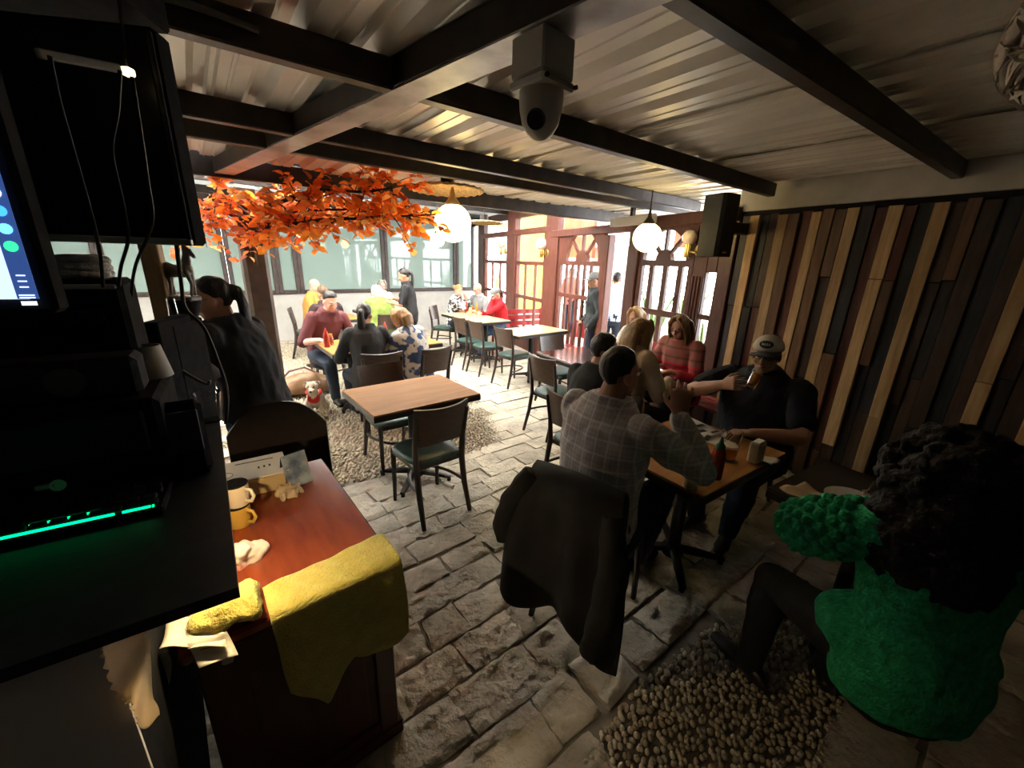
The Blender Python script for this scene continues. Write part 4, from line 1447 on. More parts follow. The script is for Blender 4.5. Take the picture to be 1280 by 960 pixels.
# -- the plum table
person('dark-haired man in black at the plum table, behind the plaid-shirted man', .53, 2.66, 36, 1.70, .45, 9, 0, 0, -20, 10, w=1.1, top=C_BLK, bottom=C_BLK, hair=('short', HB), sk=SK_L, Lh=on_table(-1), Rh=on_table(1))
def coat_tail(mb, d):
    p = d['pel']
    mb.loft([p + V((0, -.05, .10)), p + V((0, -.12, -.12)), p + V((0, -.16, -.34))], [(.19, .10), (.21, .10), (.23, .09)], 16, ax=(1, 0, 0), cap='round')
person('woman with long dark-blonde hair in beige wool coat at the plum table', .92, 3.16, 28, 1.70, .50, 8, 0, 0, -6, 14, fem=True, w=1.12, top=C_BEI, bottom=C_BLK, hair=('long', HDB), sk=SK_L, loose=.028, cape=coat_tail, Lh=on_table(-1, .14, .36, .82), Rh=on_table(1, .14, .36, .82))
person('blonde woman in white top at the plum table by the dark door', 1.50, 4.74, 215, 1.66, .46, 8, 0, 0, 6, 16, fem=True, w=1.05, top=C_WHT, bottom=C_DJ, hair=('long', HBL), sk=SK_P, loose=.014, Lh=on_table(-1), Rh=on_table(1))
person('woman with long ombre hair and glasses in red patterned sweater reading a menu', 1.70, 3.86, 215, 1.76, .47, 14, 0, 0, 4, 22, fem=True, w=1.12, top=C_RPT, sleeve=.82, bottom=C_DJ, hair=('long', HOM), sk=SK_P, glasses=True, loose=.022, Lh=on_table(-1, .10, .38, .82), Rh=on_table(1, .10, .38, .82))
# ================================================================== lamps, tree, fittings under the roof
def globe_mat():
    m = mat('lit_opal_glass', (.95, .9, .8), .3, emit=(1.0, .74, .30), estr=5)
    nt = m.node_tree
    b = nt.nodes['Principled BSDF']
    lw = nt.nodes.new('ShaderNodeLayerWeight'); lw.inputs[0].default_value = .35
    return m
M_globe = globe_mat()
M_opal = mat('unlit_opal_glass', (.82, .70, .62), .25, c2=(.86, .76, .70), scale=3, coat=.4)
M_brass = mat('brass', (.62, .42, .13), .28, 1, c2=(.72, .52, .2), scale=10)
M_wick = mat('woven_rattan', (.30, .19, .085), .7, c2=(.48, .33, .17), scale=30, bump=.6, bscale=60)
def pendant(name, label, c, r, top, m=M_globe, shade=None, group=None):
    t = thing(name, label, 'lamp', c, 0, group)
    MB().ell((0, 0, 0), r, n=32, m=20).build('globe', m, t, smooth=180)
    MB().lathe([(r * .42, r * .88), (r * .40, r * 1.02), (r * .16, r * 1.35), (r * .08, r * 1.75), (.008, r * 1.9)], 20).build('socket_cap', M_wick if shade else M_steel, t, smooth=60)
    MB().loft([(0, 0, r * 1.8), (0, 0, top - c[2])], .006, 8).build('cord', M_steel, t)
    return t
p = at_y(566, 279, 3.55)
pendant('globe_pendant_lamp', 'large glowing globe lamp hanging at the end of the orange leaves', p, .150, 2.40, shade=1)
p2 = at_y(809, 297, 4.15)
pendant('globe_pendant_lamp', 'glowing globe lamp hanging in front of the dark carved door', p2, .135, 2.42)
p3 = at_y(547, 300, 7.2)
pendant('globe_pendant_lamp', 'small distant globe lamp just under the large glowing globe', p3, .115, 2.74)
p4 = at_y(380, 286, 6.3)
pendant('globe_pendant_lamp', 'globe lamp half hidden behind the orange leaves', p4, .145, 2.74)
def wicker_disc(label, c, r, top):
    t = thing('rattan_disc_shade', label, 'lampshade', c)
    mb = MB()
    for k in range(14):
        rr = r * (k + 1) / 14
        n = 40
        mb.loft([(rr * cos(q * 2 * pi / n), rr * sin(q * 2 * pi / n), .022 * (1 - (k / 14) ** 2) + (.005 if (q + k) % 2 else -.005)) for q in range(n)], r / 28 * 1.15, 5, close=True)
    tag(mb.build('woven_disc', M_wick, t, smooth=180), kind='stuff')
    MB().lathe([(.055, .02), (.055, .10), (.0, .105)], 16).build('hanger', M_steel, t)
    MB().loft([(0, 0, .1), (0, 0, top - c[2])], .006, 6).build('cord', M_steel, t)
wicker_disc('round woven rattan disc hanging over the large globe lamp', at_y(559, 238, 3.75), .30, 2.42)
wicker_disc('woven rattan disc further off, in front of the yellow wall', at_y(605, 279, 5.6), .24, 2.76)
# woven ball lamp close overhead at the plank wall side
wl = at_y(1388, 30, .98)
t = thing('woven_ball_lamp', 'large woven ball lampshade overhead, cut by the corner of the view', 'lamp', wl)
mb = MB()
random.seed(4)
M_wick2 = mat('pale_woven_cane', (.42, .34, .27), .6, c2=(.62, .54, .44), scale=20, bump=.3, objrand=.2)
for k in range(70):
    ax_ = V((random.gauss(0, 1), random.gauss(0, 1), random.gauss(0, 1))).normalized()
    a_ = ax_.orthogonal().normalized(); b_ = ax_.cross(a_)
    h = random.uniform(-.55, .55)
    rr = sqrt(1 - h * h) * .145
    mb.loft([ax_ * h * .145 + (a_ * cos(q * 2 * pi / 28) + b_ * sin(q * 2 * pi / 28)) * rr * (1 + .012 * sin(q * 5 + k)) for q in range(28)], (.0065, .0025), 4, close=True)
tag(mb.build('cane_weave', M_wick2, t, smooth=60), kind='stuff')
MB().ell((0, 0, 0), .128, n=24, m=16).build('liner', mat('lamp_liner', (.34, .27, .22), .8, c2=(.5, .42, .35), scale=6), t, smooth=180)
MB().loft([(0, 0, .12), (0, 0, 2.42 - wl.z)], .006, 6).build('cord', M_steel, t)

def sconce(label, px, py, lit=False, r=.075, off=.10):
    n = GN
    p = on_plane(px, py, FA + GN * off, GN)
    t = thing('wall_sconce', label, 'lamp', p, GRZ)
    s = 1 if V((-sin(GRZ), cos(GRZ), 0)).dot(GN) > 0 else -1
    MB().ell((0, 0, 0), r, n=24, m=16).build('globe', M_opal, t, smooth=180)
    body = MB()
    for k in range(10):
        a_ = 2 * pi * k / 10
        body.loft([(.026 * cos(a_), .026 * sin(a_), -r * .92), (.026 * cos(a_), .026 * sin(a_), -r - .115)], .010, 6, cap='round')
    body.build('fluted_holder', M_brass, t, smooth=60)
    MB().loft([(0, 0, -r - .06), (-.11, 0, -r - .07)], .012, 8).build('arm', M_brass, t)
    MB().lathe([(.0, 0), (.066, 0), (.060, .014), (.0, .02)], 24, (-.125, -s * (off - .06), -r - .05), Matrix.Rotation(-s * pi / 2, 3, 'X')).build('wall_plate', M_brass, t, smooth=50)
    return t
sconce('brass wall lamp with pale unlit globe beside the black loudspeaker', 862, 297)
sconce('brass wall lamp with pale globe on the post between the corner windows', 627, 304, r=.11)
sconce('brass wall lamp with pale globe on the post beside the maroon carved door', 677, 305, r=.10)

# loudspeaker
c = at_y(898, 283, 3.72)
M_spk = mat('black_speaker_shell', (.014, .014, .015), .55, c2=(.024, .024, .025), scale=30)
t = thing('loudspeaker', 'black loudspeaker hung high where the plank wall meets the carved door', 'speaker', c, radians(-150))
mb = MB()
prof = [(-.085, .10), (.085, .10), (.105, .07), (.085, -.11), (-.085, -.11), (-.105, .07)]
mb.prism(prof, -.25, .25)
mb.build('cabinet', M_spk, t)
MB().box((0, .104, .0), (.155, .010, .46), bev=.004).build('grille', mat('speaker_grille', (.02, .02, .022), .5, .3, c2=(.035, .035, .037), scale=200, bump=.3), t)
MB().box((.02, .110, -.215), (.05, .004, .012)).build('badge', mat('silver_badge', (.7, .7, .7), .3, .8), t)
MB().box((-.26, 0, 0), (.36, .06, .10), bev=.01).build('bracket', M_steel, t)
# pale batten light box on the eave
c = on_plane(790, 276, FA + GN * .15, GN)
t = thing('batten_light', 'pale grey unlit batten light box fixed above the dark carved door', 'lamp', c, GRZ)
MB().box((0, 0, 0), (.75, .10, .10), bev=.012).build('housing', mat('pale_grey_enamel', (.42, .41, .38), .5, c2=(.5, .49, .46), scale=5), t)
MB().box((0, 0, .09), (.05, .04, .12)).build('bracket', M_steel, t)

# dome camera
M_cam = mat('white_camera_shell', (.50, .48, .44), .45, c2=(.56, .54, .50), scale=5)
best = min((ga.lerp(gb, q / 400) for q in range(401)), key=lambda p: abs((to_px(p - V((0, 0, .06))) or (9999, 0))[0] - 678))
t = thing('security_camera', 'white dome security camera on a square box under the roof girder', 'camera', best, radians(43))
MB().box((0, 0, -.055), (.125, .125, .10), bev=.006).build('junction_box', M_cam, t)
MB().box((0, 0, -.118), (.132, .132, .022), bev=.006).build('box_lid', M_cam, t)
MB().lathe([(.062, 0), (.062, -.02), (.060, -.045), (.052, -.078), (.036, -.105), (.016, -.118), (.0, -.120)], 28, (0, 0, -.129)).build('dome', M_cam, t, smooth=60)
dn = Matrix.Rotation(radians(-43), 3, 'Z') @ V((-.25, -.80, -.45)).normalized(); dc = V((dn.x * .052, dn.y * .052, -.207))
xx = dn.orthogonal().normalized()
MB().lathe([(.0, .004), (.024, .004), (.027, -.006)], 20, dc + dn * .006, dn.to_track_quat('Z', 'Y').to_matrix()).build('lens', mat('lens_black', (.008, .008, .01), .08, coat=.5), t, smooth=40)
for sx in (-1, 1):
    MB().lathe([(.006, 0), (.006, .008)], 8, (sx * .058, -.070, -.12), Matrix.Rotation(pi / 2, 3, 'X')).build('screw', M_steel, t)
# sagging cables along the roof
M_cab = mat('black_cable', (.012, .012, .012), .5); M_cabg = mat('grey_cable', (.16, .155, .15), .5)
def cable(label, pts, r, m, name='cable'):
    # smooth curve through the points
    P = [V(p) for p in pts]
    out = []
    for i in range(len(P) - 1):
        a_, b_, c_, d_ = P[max(i - 1, 0)], P[i], P[i + 1], P[min(i + 2, len(P) - 1)]
        for q in range(6):
            s = q / 6
            out.append(.5 * ((2 * b_) + (c_ - a_) * s + (2 * a_ - 5 * b_ + 4 * c_ - d_) * s * s + (3 * b_ - a_ - 3 * c_ + d_) * s ** 3))
    out.append(P[-1])
    c0 = out[0]
    o = MB().loft([p - c0 for p in out], r, 6).build(name, m, loc=c0, smooth=180)
    return tag(o, label, 'cable')
def purl(k, s, dz=0, off=0):
    p, q, t0, t1 = PURL[k]
    a_, b_ = ext((*p, ZB), (*q, ZB), t0, t1)
    d = (b_ - a_).normalized()
    return a_.lerp(b_, s) + V((d.y, -d.x, 0)) * (.045 + off) + V((0, 0, dz))
cable('thick dark cable looping along the purlin near the counter', [purl(1, .05, .06), purl(1, .08, .07), purl(1, .11, -.03, .02), purl(1, .16, .02), purl(1, .21, .06), purl(1, .25, .05)], .010, M_cabg)
cable('thin black cable sagging under the purlin near the counter', [purl(1, .05, .0, .02), purl(1, .08, .03), purl(1, .12, -.06, .02), purl(1, .155, -.065, .02), purl(1, .19, .0)], .006, M_cab)

# artificial autumn tree: branches from the column, orange leaves
M_bark = mat('dark_branch', (.040, .024, .016), .8, c2=(.08, .05, .03), scale=14, bump=.6)
def leafm(name, c, c2):
    m = mat(name, c, .55, c2=c2, scale=12, sheen=.1)
    nt = m.node_tree
    b = nt.nodes['Principled BSDF']
    out = nt.nodes['Material Output']
    tr = nt.nodes.new('ShaderNodeBsdfTranslucent'); tr.inputs[0].default_value = (*c2, 1)
    mx = nt.nodes.new('ShaderNodeMixShader'); mx.inputs[0].default_value = .65
    nt.links.new(b.outputs[0], mx.inputs[1]); nt.links.new(tr.outputs[0], mx.inputs[2]); nt.links.new(mx.outputs[0], out.inputs[0])
    return m
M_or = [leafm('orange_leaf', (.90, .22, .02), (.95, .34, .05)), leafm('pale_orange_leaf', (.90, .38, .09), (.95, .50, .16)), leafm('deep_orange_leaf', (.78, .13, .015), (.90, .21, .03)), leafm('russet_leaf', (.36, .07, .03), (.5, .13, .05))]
random.seed(11)
tree = thing('autumn_branches', 'artificial tree branches with bright orange leaves spreading under the roof from the column', 'tree', (-2.36, 3.86, 0))
T0 = V((-2.36, 3.86, 0))
def loc(px, py, y): return at_y(px, py, y) - T0
mains = [
    [(303, 330, 3.84), (310, 285, 3.78), (345, 268, 3.65), (410, 262, 3.6), (480, 262, 3.5)],
    [(306, 300, 3.80), (330, 260, 3.55), (390, 238, 3.4), (460, 240, 3.35), (505, 232, 3.4)],
    [(300, 285, 3.84), (340, 285, 3.5), (400, 275, 3.3), (470, 272, 3.25), (545, 268, 3.4)],
    [(312, 275, 3.84), (360, 250, 3.9), (430, 255, 4.0), (520, 258, 4.0)],
    [(300, 270, 3.84), (280, 245, 3.6), (262, 240, 3.5)],
    [(300, 280, 3.84), (275, 262, 3.7), (255, 262, 3.5), (252, 285, 3.5)],
    [(305, 310, 3.84), (318, 290, 3.6), (320, 300, 3.5)],
]
curves = []
for br in mains:
    P = [loc(*b) for b in br]
    P[0] = V((P[0].x * .3, P[0].y * .3, P[0].z)) if abs(P[0].x) < .3 else P[0]
    MB().loft(P, [.022 * (1 - .75 * i / (len(P) - 1)) for i in range(len(P))], 7, cap='round').build('branch', M_bark, tree, smooth=180)
    curves.append(P)
def along(P, s):
    f = s * (len(P) - 1); i = min(int(f), len(P) - 2)
    return P[i].lerp(P[i + 1], f - i)
leaf_me = []
for m in M_or:
    mb = MB()
    L, W = .072, .027
    pts = []
    for i in range(6):
        s = i / 5
        w = W * sin(pi * min(1, s * .92 + .06)) ** .7
        pts.append((s * L, w, .010 * sin(pi * s)))
    vs = []
    for x, w, z in pts:
        vs += [(x, -w, z + .006), (x, 0, z), (x, w, z + .006)]
    fs = []
    for i in range(5):
        a_ = i * 3
        fs += [(a_, a_ + 3, a_ + 4, a_ + 1), (a_ + 1, a_ + 4, a_ + 5, a_ + 2)]
    mb.add(vs, fs)
    leaf_me.append((mb.mesh('leaf', m, 180), mb))
twigs = MB()
leaves = []
wts = [10, 12, 16, 12, 3, 5, 2]
for P, n in zip(curves, wts):
    for q in range(n * 3):
        s = random.uniform(.14, 1.0) if P is not curves[5] else random.uniform(.4, 1)
        b = along(P, s)
        d = V((random.uniform(-.5, 1), random.uniform(-1, .8), random.uniform(-.7, .55))).normalized()
        Lt = random.uniform(.16, .34)
        e = b + d * Lt
        if (e + T0).z > 2.38: e.z = 2.36 - T0.z
        twigs.loft([b, b.lerp(e, .5) + V((0, 0, .015)), e], [.005, .004, .002], 4)
        side = d.cross(V((0, 0, 1))).normalized()
        for k in range(5):
            for sg in (-1, 1):
                c_ = b.lerp(e, .25 + .75 * k / 4) + V((random.gauss(0, .012), random.gauss(0, .012), random.gauss(0, .012)))
                dr = (side * sg + d * random.uniform(.2, .9) + V((0, 0, random.uniform(-.7, .3)))).normalized()
                leaves.append((c_, dr))
tag(twigs.build('twigs', M_bark, tree, smooth=180), kind='stuff')
leaves.sort(key=lambda q: (q[0] + T0 - EYE).length)
rest = [MB() for _ in M_or]
for i, (c_, dr) in enumerate(leaves):
    mi = random.choices(range(4), (6, 3, 4, 1))[0]
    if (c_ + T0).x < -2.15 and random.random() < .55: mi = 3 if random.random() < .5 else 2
    R = (dr.to_track_quat('X', 'Z').to_matrix() @ Matrix.Rotation(random.uniform(-.9, .9), 3, 'X'))
    sc = random.uniform(.8, 1.2)
    if i < 298:
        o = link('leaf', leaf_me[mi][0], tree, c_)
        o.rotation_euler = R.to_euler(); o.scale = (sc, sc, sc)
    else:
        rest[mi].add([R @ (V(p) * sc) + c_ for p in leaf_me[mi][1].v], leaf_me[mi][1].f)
allr = MB()
for mi, r_ in enumerate(rest):
    allr.cur = mi
    allr.add(r_.v, r_.f)
tag(allr.build('inner_leaves', M_or, tree, smooth=180), kind='stuff')
# bottom-hung dark fitting and conduit bits under the roof
cable('cord running down from the roof to the big globe lamp', [p + V((0, 0, .28)), V((p.x, p.y + .05, 2.36)), V((p.x - .1, p.y + .3, 2.40))], .004, M_cab)

# ================================================================== things on the tables
M_paper = mat('menu_paper', (.62, .58, .50), .7, c2=(.70, .66, .58), scale=8)
M_ink = mat('printed_ink', (.03, .028, .03), .7)
M_nap = mat('kraft_napkin', (.46, .33, .20), .85, c2=(.54, .40, .26), scale=14, bump=.3)
M_redsauce = mat('red_chili_sauce', (.30, .022, .010), .22, c2=(.38, .035, .015), scale=8, coat=.6)
M_brownsauce = mat('brown_hot_sauce', (.22, .045, .015), .22, coat=.6); M_orsauce = mat('orange_sauce', (.66, .20, .03), .25, coat=.5)
M_greencap = mat('green_plastic', (.012, .11, .03), .35); M_whitecap = mat('white_plastic', (.62, .60, .56), .4)
M_must = mat('pale_mustard_jar', (.42, .36, .20), .3, coat=.4)
M_beer = mat('amber_beer', (.95, .36, .035), .05, trans=.55, ior=1.33)
M_foam = mat('beer_foam', (.72, .62, .48), .8)
M_gl = mat('drinking_glass', (.95, .97, .97), .02, trans=1, ior=1.35)
def bottle(name, label, p, prof, m, capprof, cm, cat='bottle', lab=None):
    t = thing(name, label, cat, p)
    MB().lathe(prof, 18).build('bottle_body', m, t, smooth=50)
    MB().lathe(capprof, 16).build('cap', cm, t, smooth=50)
    if lab:
        MB().lathe([(lab[0], lab[1]), (lab[0], lab[2])], 18).build('paper_label', lab[3], t, smooth=50)
    return t
squeeze = [(.0, 0), (.030, 0), (.033, .01), (.033, .12), (.026, .15), (.018, .165), (.0, .165)]
noz = [(.022, .160), (.021, .178), (.012, .188), (.006, .215), (.002, .222), (0, .222)]
bottle('sauce_bottle', 'red chili sauce bottle with pointed green cap, beside the beer pint', at_z(893, 597, .75), squeeze, M_redsauce, noz, M_greencap)
jar = [(0, 0), (.028, 0), (.031, .008), (.031, .085), (.022, .105), (.0, .105)]
bottle('sauce_bottle', 'squat brown sauce bottle with white cap, next to the plaid-shirted elbow', at_z(877, 602, .75), jar, M_brownsauce, [(.024, .10), (.024, .135), (0, .137)], M_whitecap)
bottle('condiment_jar', 'pale mustard-coloured jar at the table corner under the plaid elbow', at_z(863, 610, .75), jar, M_must, [(.026, .095), (.026, .115), (0, .117)], M_must, 'jar')
def pint(label, p, rz=None, fill=.6, loc_only=False, h=.15, r0=.030, r1=.044):
    t = thing('beer_glass', label, 'glass', p)
    wall_ = [(.0, 0), (r0, 0), (r0 + .001, .004), (r1, h), (r1 - .003, h), (r0 - .003, .012), (.0, .012)]
    MB().lathe(wall_, 24).build('glass_wall', M_gl, t, smooth=50)
    ri = lambda z: r0 - .004 + (r1 - r0) * z / h
    MB().lathe([(0, .013), (ri(.013), .013), (ri(h * fill), h * fill), (0, h * fill)], 24).build('beer', M_beer, t, smooth=50)
    MB().lathe([(0, h * fill), (ri(h * fill), h * fill), (ri(h * fill + .012), h * fill + .012), (0, h * fill + .013)], 24).build('foam', M_foam, t, smooth=50)
    return t
pint('pint glass half full of amber beer standing on the near table', at_z(909, 574, .757), fill=.45, h=.165, r0=.036, r1=.052)
g2 = pint('glass of amber beer tilted to the mouth of the man in white cap', V((0, 0, 0)), fill=.72, h=.125, r0=.028, r1=.037)
rh = CI['AR']; dm = (CI['hp']((0, .10, -.066)))
hnd = cap_man.matrix_basis
Mw = Matrix.Translation(V((1.72, 2.60, 0))) @ Matrix.Rotation(radians(218 - 90), 4, 'Z')
mouth = Mw @ dm
wrist = Mw @ rh[2]
rim = mouth + az(218) * .022 + V((0, 0, .004))
axis = (V((0, 0, .62)) - az(218) * .62 + (mouth - wrist).normalized() * .0).normalized()
g2.location = rim - axis * .125 - V((0, 0, .028))
g2.rotation_euler = axis.to_track_quat('Z', 'Y').to_euler()
# beer mat, napkin holder, napkins, menus
tag(MB().lathe([(0, 0), (.050, 0), (.050, .005), (0, .005)], 24, at_z(909, 574, .752)).build('beer_mat', mat('cork_mat', (.34, .26, .17), .8, c2=(.44, .35, .24), scale=50), smooth=40), 'round cork mat under the pint of beer', 'coaster')
t = thing('napkin_dispenser', 'beige upright napkin dispenser by the arm of the man in cap', 'dispenser', at_z(943, 577, .75), radians(38))
MB().box((0, 0, .060), (.085, .055, .118), bev=.008).build('housing', mat('beige_plastic', (.44, .37, .28), .5, c2=(.5, .43, .34), scale=6), t)
MB().box((0, -.028, .060), (.055, .004, .085), bev=.002).build('slot_plate', mat('dull_plate', (.30, .25, .19), .5), t)
MB().box((0, 0, .121), (.07, .035, .004)).build('napkin', M_paper, t)
def sheet_thing(name, label, cat, p, rz, w, h, m=M_paper, prints=(), warp=.004, rot=None, th=.0015):
    t = thing(name, label, cat, p, rz)
    MB().grid(lambda i, j: ((i - .5) * w, (j - .5) * h, warp * sin(i * 5 + j * 3) + warp), 6, 6, -th).build('sheet', m, t, smooth=180)
    for k, (x, y, a_, b_) in enumerate(prints):
        MB().box((x, y, warp * 2.4), (a_, b_, .0008)).build('print', M_ink, t)
    return t
sheet_thing('menu', 'printed menu sheet with dark food photos lying behind the beer glass', 'menu', at_z(872, 536, .752), radians(25), .20, .28, prints=((-.04, .07, .08, .035), (.04, .02, .07, .03), (-.03, -.05, .08, .035), (.045, -.09, .06, .02)))
sheet_thing('menu', 'second menu sheet partly under the raised plaid arm', 'menu', at_z(895, 552, .752), radians(50), .15, .21, prints=((0, .05, .09, .03), (0, -.03, .09, .004), (0, -.05, .09, .004)))
tag(MB().grid(lambda i, j: ((i - .5) * .10, (j - .5) * .10, .006 + .006 * sin(7 * i + 5 * j)), 6, 6, .002).build('napkin', M_paper, loc=at_z(957, 575, .752), rz=.6, smooth=180), 'crumpled paper napkin beside the beige dispenser', 'napkin')
# plate, spoon and bag on the shadowed table
pl = at_z(1068, 630, .752)
T6.location = (pl.x + .10, pl.y + .02, 0)
t = thing('plate', 'white plate on the shadowed table in front of the curly-haired woman', 'plate', pl)
MB().lathe([(0, 0), (.06, 0), (.065, .004), (.115, .018), (.116, .021), (.07, .009), (0, .007)], 32).build('rim', mat('white_china', (.55, .52, .48), .2, coat=.3), t, smooth=50)
sp_ = thing('serving_spoon', 'bright metal spoon resting at the plate edge', 'spoon', pl + V((.09, .05, .026)), radians(40))
M_chr = mat('polished_steel', (.75, .74, .72), .15, 1)
MB().ell((0, 0, .004), (.032, .022, .007), n=14, m=8).build('bowl', M_chr, sp_, smooth=180)
MB().loft([(.028, 0, .004), (.08, 0, .012), (.15, 0, .006)], [(.004, .002), (.004, .002), (.008, .002)], 8, cap='round').build('handle', M_chr, sp_, smooth=180)
tag(MB().grid(lambda i, j: ((i - .5) * .16, (j - .5) * .14, .008 + .008 * sin(8 * i + 6 * j)), 8, 8, .003).build('napkin', M_nap, loc=pl + V((-.17, .07, .0)), rz=.3, smooth=180), 'kraft napkin next to the white plate', 'napkin')

# condiments on the far tables
def condiments(lst):
    for (px, py, z, kind, label) in lst:
        q = at_z(px, py, z)
        if kind == 'red': bottle('sauce_bottle', label, q, squeeze, M_redsauce, noz, M_redsauce)
        elif kind == 'brown': bottle('sauce_bottle', label, q, jar, M_brownsauce, [(.022, .1), (.022, .13), (0, .132)], M_orsauce)
        elif kind == 'orange': bottle('sauce_bottle', label, q, squeeze, M_orsauce, noz, M_orsauce)
        elif kind == 'green': bottle('sauce_bottle', label, q, squeeze, M_must, noz, M_greencap)
        elif kind == 'plate':
            t = thing('plate', label, 'plate', q)
            MB().lathe([(0, 0), (.06, 0), (.115, .016), (.112, .02), (0, .008)], 24).build('rim', MATS['white_china'], t, smooth=50)
            MB().ell((.01, 0, .022), (.06, .05, .022), n=10, m=6).build('food', M_orsauce if 'taco' in label else mat('green_food', (.12, .16, .05), .7, c2=(.3, .2, .08), scale=40), t)
        elif kind == 'cup':
            t = thing('cup', label, 'cup', q)
            MB().lathe([(0, 0), (.032, 0), (.040, .10), (.037, .10), (.030, .006), (0, .006)], 18).build('cup_wall', MATS['white_china'], t, smooth=50)
condiments([(583, 391, .75, 'red', 'red sauce bottle on the corner table before the woman in patterned blouse'), (591, 391, .75, 'brown', 'brown sauce bottle in the middle of the corner table'),
            (596, 392, .75, 'orange', 'orange sauce bottle on the corner table before the bald man in grey'), (588, 395, .75, 'green', 'green-capped bottle on the corner table edge'),
            (609, 393, .75, 'plate', 'white plate of food before the woman in red'), (575, 389, .75, 'plate', 'plate before the woman in patterned blouse'), (603, 389, .75, 'cup', 'white cup by the bald man in grey'),
            (409, 434, .75, 'red', 'tall sauce bottle on the long oak table corner near the man in maroon'), (414, 431, .75, 'brown', 'brown sauce bottle beside the tall one near the man in maroon'), (482, 424, .75, 'red', 'dark red bottle on the long oak table between the two women')])
sheet_thing('menu', 'open menu held by the woman in red patterned sweater', 'menu', V((1.36, 3.92, .80)), radians(122), .30, .21, M_paper, ((-.07, .0, .10, .12), (.07, .03, .10, .05), (.07, -.05, .1, .03)), .008)
sheet_thing('menu', 'white menu sheet lying on the plum table before the beige coat', 'menu', V((1.10, 3.50, .757)), radians(100), .21, .28, M_paper, ((0, .06, .14, .03), (0, -.02, .14, .01), (0, -.06, .14, .01)))

# jacket over the back of the plaid man's chair (the chair stands just behind him)
M_jack = cloth('black_felt_jacket', (.013, .012, .012), (.021, .020, .020), 8, bump=.15, bscale=260)
cj = [o for o in col.objects if o.get('label') == "chair under the plaid-shirted man with a dark jacket over its back"][0]
cj.location = (.45, 1.73, 0); cj.rotation_euler = (0, 0, radians(52 - 90))
jk = thing('jacket', 'dark felt jacket draped over the chair back behind the plaid-shirted man', 'jacket', (.45, 1.73, 0), radians(52 - 90))
def jf(i, j):
    x = (i - .5) * 2
    fold = sin(i * 11 + .6) * .022 + sin(i * 23) * .008
    if j < .16:                                   # over the front of the chair back
        s = j / .16
        return (x * .215, -.17 + .0 * s - .085 * s * s + -.02 * (1 - s), .66 + .215 * sin(s * pi / 2) - .012 * abs(x) ** 2)
    s = (j - .16) / .84
    wd = .215 + .075 * s + .03 * sin(s * 3)
    z0 = .875 - .012 * abs(x) ** 2
    drop = .62 + .10 * (x > .2) * (x - .2) + .05 * sin(i * 9)
    yy = -.255 - .055 * min(1, s * 5) - .10 * s - fold * min(1, s * 2.5) - .045 * (1 - x * x) * (1 - s)
    return (x * wd + .03 * s, yy, z0 - drop * s - .012 * (1 - (1 - min(1, s * 8)) ** 2))
jb = MB().grid(jf, 44, 40, .012)
jb.build('jacket_body', M_jack, jk, smooth=180)
sl = MB().loft([(-.20, -.29, .83), (-.27, -.34, .68), (-.30, -.36, .54), (-.28, -.37, .46)], [(.05, .04), (.070, .05), (.068, .05), (.055, .04)], 14, cap='flat')
remesh(sl, 'sleeve', M_jack, jk, .010, 4, nz=.012, nscale=9)
sl = MB().loft([(.20, -.31, .80), (.25, -.37, .60), (.25, -.42, .40), (.22, -.43, .20)], [(.05, .04), (.065, .05), (.07, .05), (.05, .045)], 14, cap='flat')
remesh(sl, 'sleeve', M_jack, jk, .010, 4, nz=.012, nscale=9)

# ================================================================== dog and bag on the pebbles
M_fur = mat('cream_fur', (.55, .45, .33), .9, c2=(.68, .58, .45), scale=30, bump=1.0, bscale=90, sheen=.3)
dp = at_z(396, 521, 0)
dog = thing('dog', 'small cream dog in red harness sitting on the pebbles by the long table', 'dog', dp, radians(-70 - 90 + 0))
# faces +y; stands on z=0
D = MB()
D.loft([(0, -.20, .10), (0, -.13, .16), (0, -.02, .235), (0, .05, .27)], [(.070, .075), (.095, .10), (.085, .095), (.060, .070)], 14, ax=(1, 0, 0), cap='round')
D.loft([(0, .04, .26), (0, .075, .33), (0, .09, .36)], [.062, .052, .05], 12, cap='round')
D.ell((0, .095, .385), (.062, .068, .058)); D.loft([(0, .14, .375), (0, .195, .358)], [(.034, .030), (.024, .022)], 10, cap='round')
for s in (-1, 1):
    D.loft([(s * .055, .03, .22), (s * .062, .055, .12), (s * .058, .05, .03)], [.034, .026, .022], 10, cap='round'); D.ell((s * .058, .075, .018), (.024, .040, .018))
    D.ell((s * .085, -.13, .085), (.045, .085, .075)); D.loft([(s * .095, -.08, .05), (s * .10, .0, .022)], [.026, .020], 8, cap='round'); D.ell((s * .10, .02, .018), (.024, .036, .017))
    D.loft([(s * .045, .075, .435), (s * .066, .07, .425), (s * .076, .085, .375)], [(.020, .010), (.024, .010), (.012, .008)], 8, cap='round')
D.loft([(0, -.25, .08), (0, -.30, .12), (.02, -.31, .18)], [.022, .020, .010], 8, cap='round')
remesh(D, 'body', M_fur, dog, .0075, 2, nz=.008, nscale=45)
for s in (-1, 1): MB().ell((s * .026, .152, .402), .0085, n=10, m=8).build('eye', M_iris, dog, smooth=180)
MB().ell((0, .222, .366), (.014, .010, .011), n=10, m=8).build('nose', M_iris, dog, smooth=180)
M_harn = cloth('red_harness_web', (.42, .012, .015))
H = MB(); H.ell((0, .068, .245), (.066, .045, .062)); 
for s in (-1, 1): H.loft([(s * .03, .09, .28), (s * .075, .02, .295), (s * .06, -.04, .31)], [(.022, .008)] * 3, 8, cap='round')
remesh(H, 'harness', M_harn, dog, .008, 2)
bp = at_z(372, 503, 0)
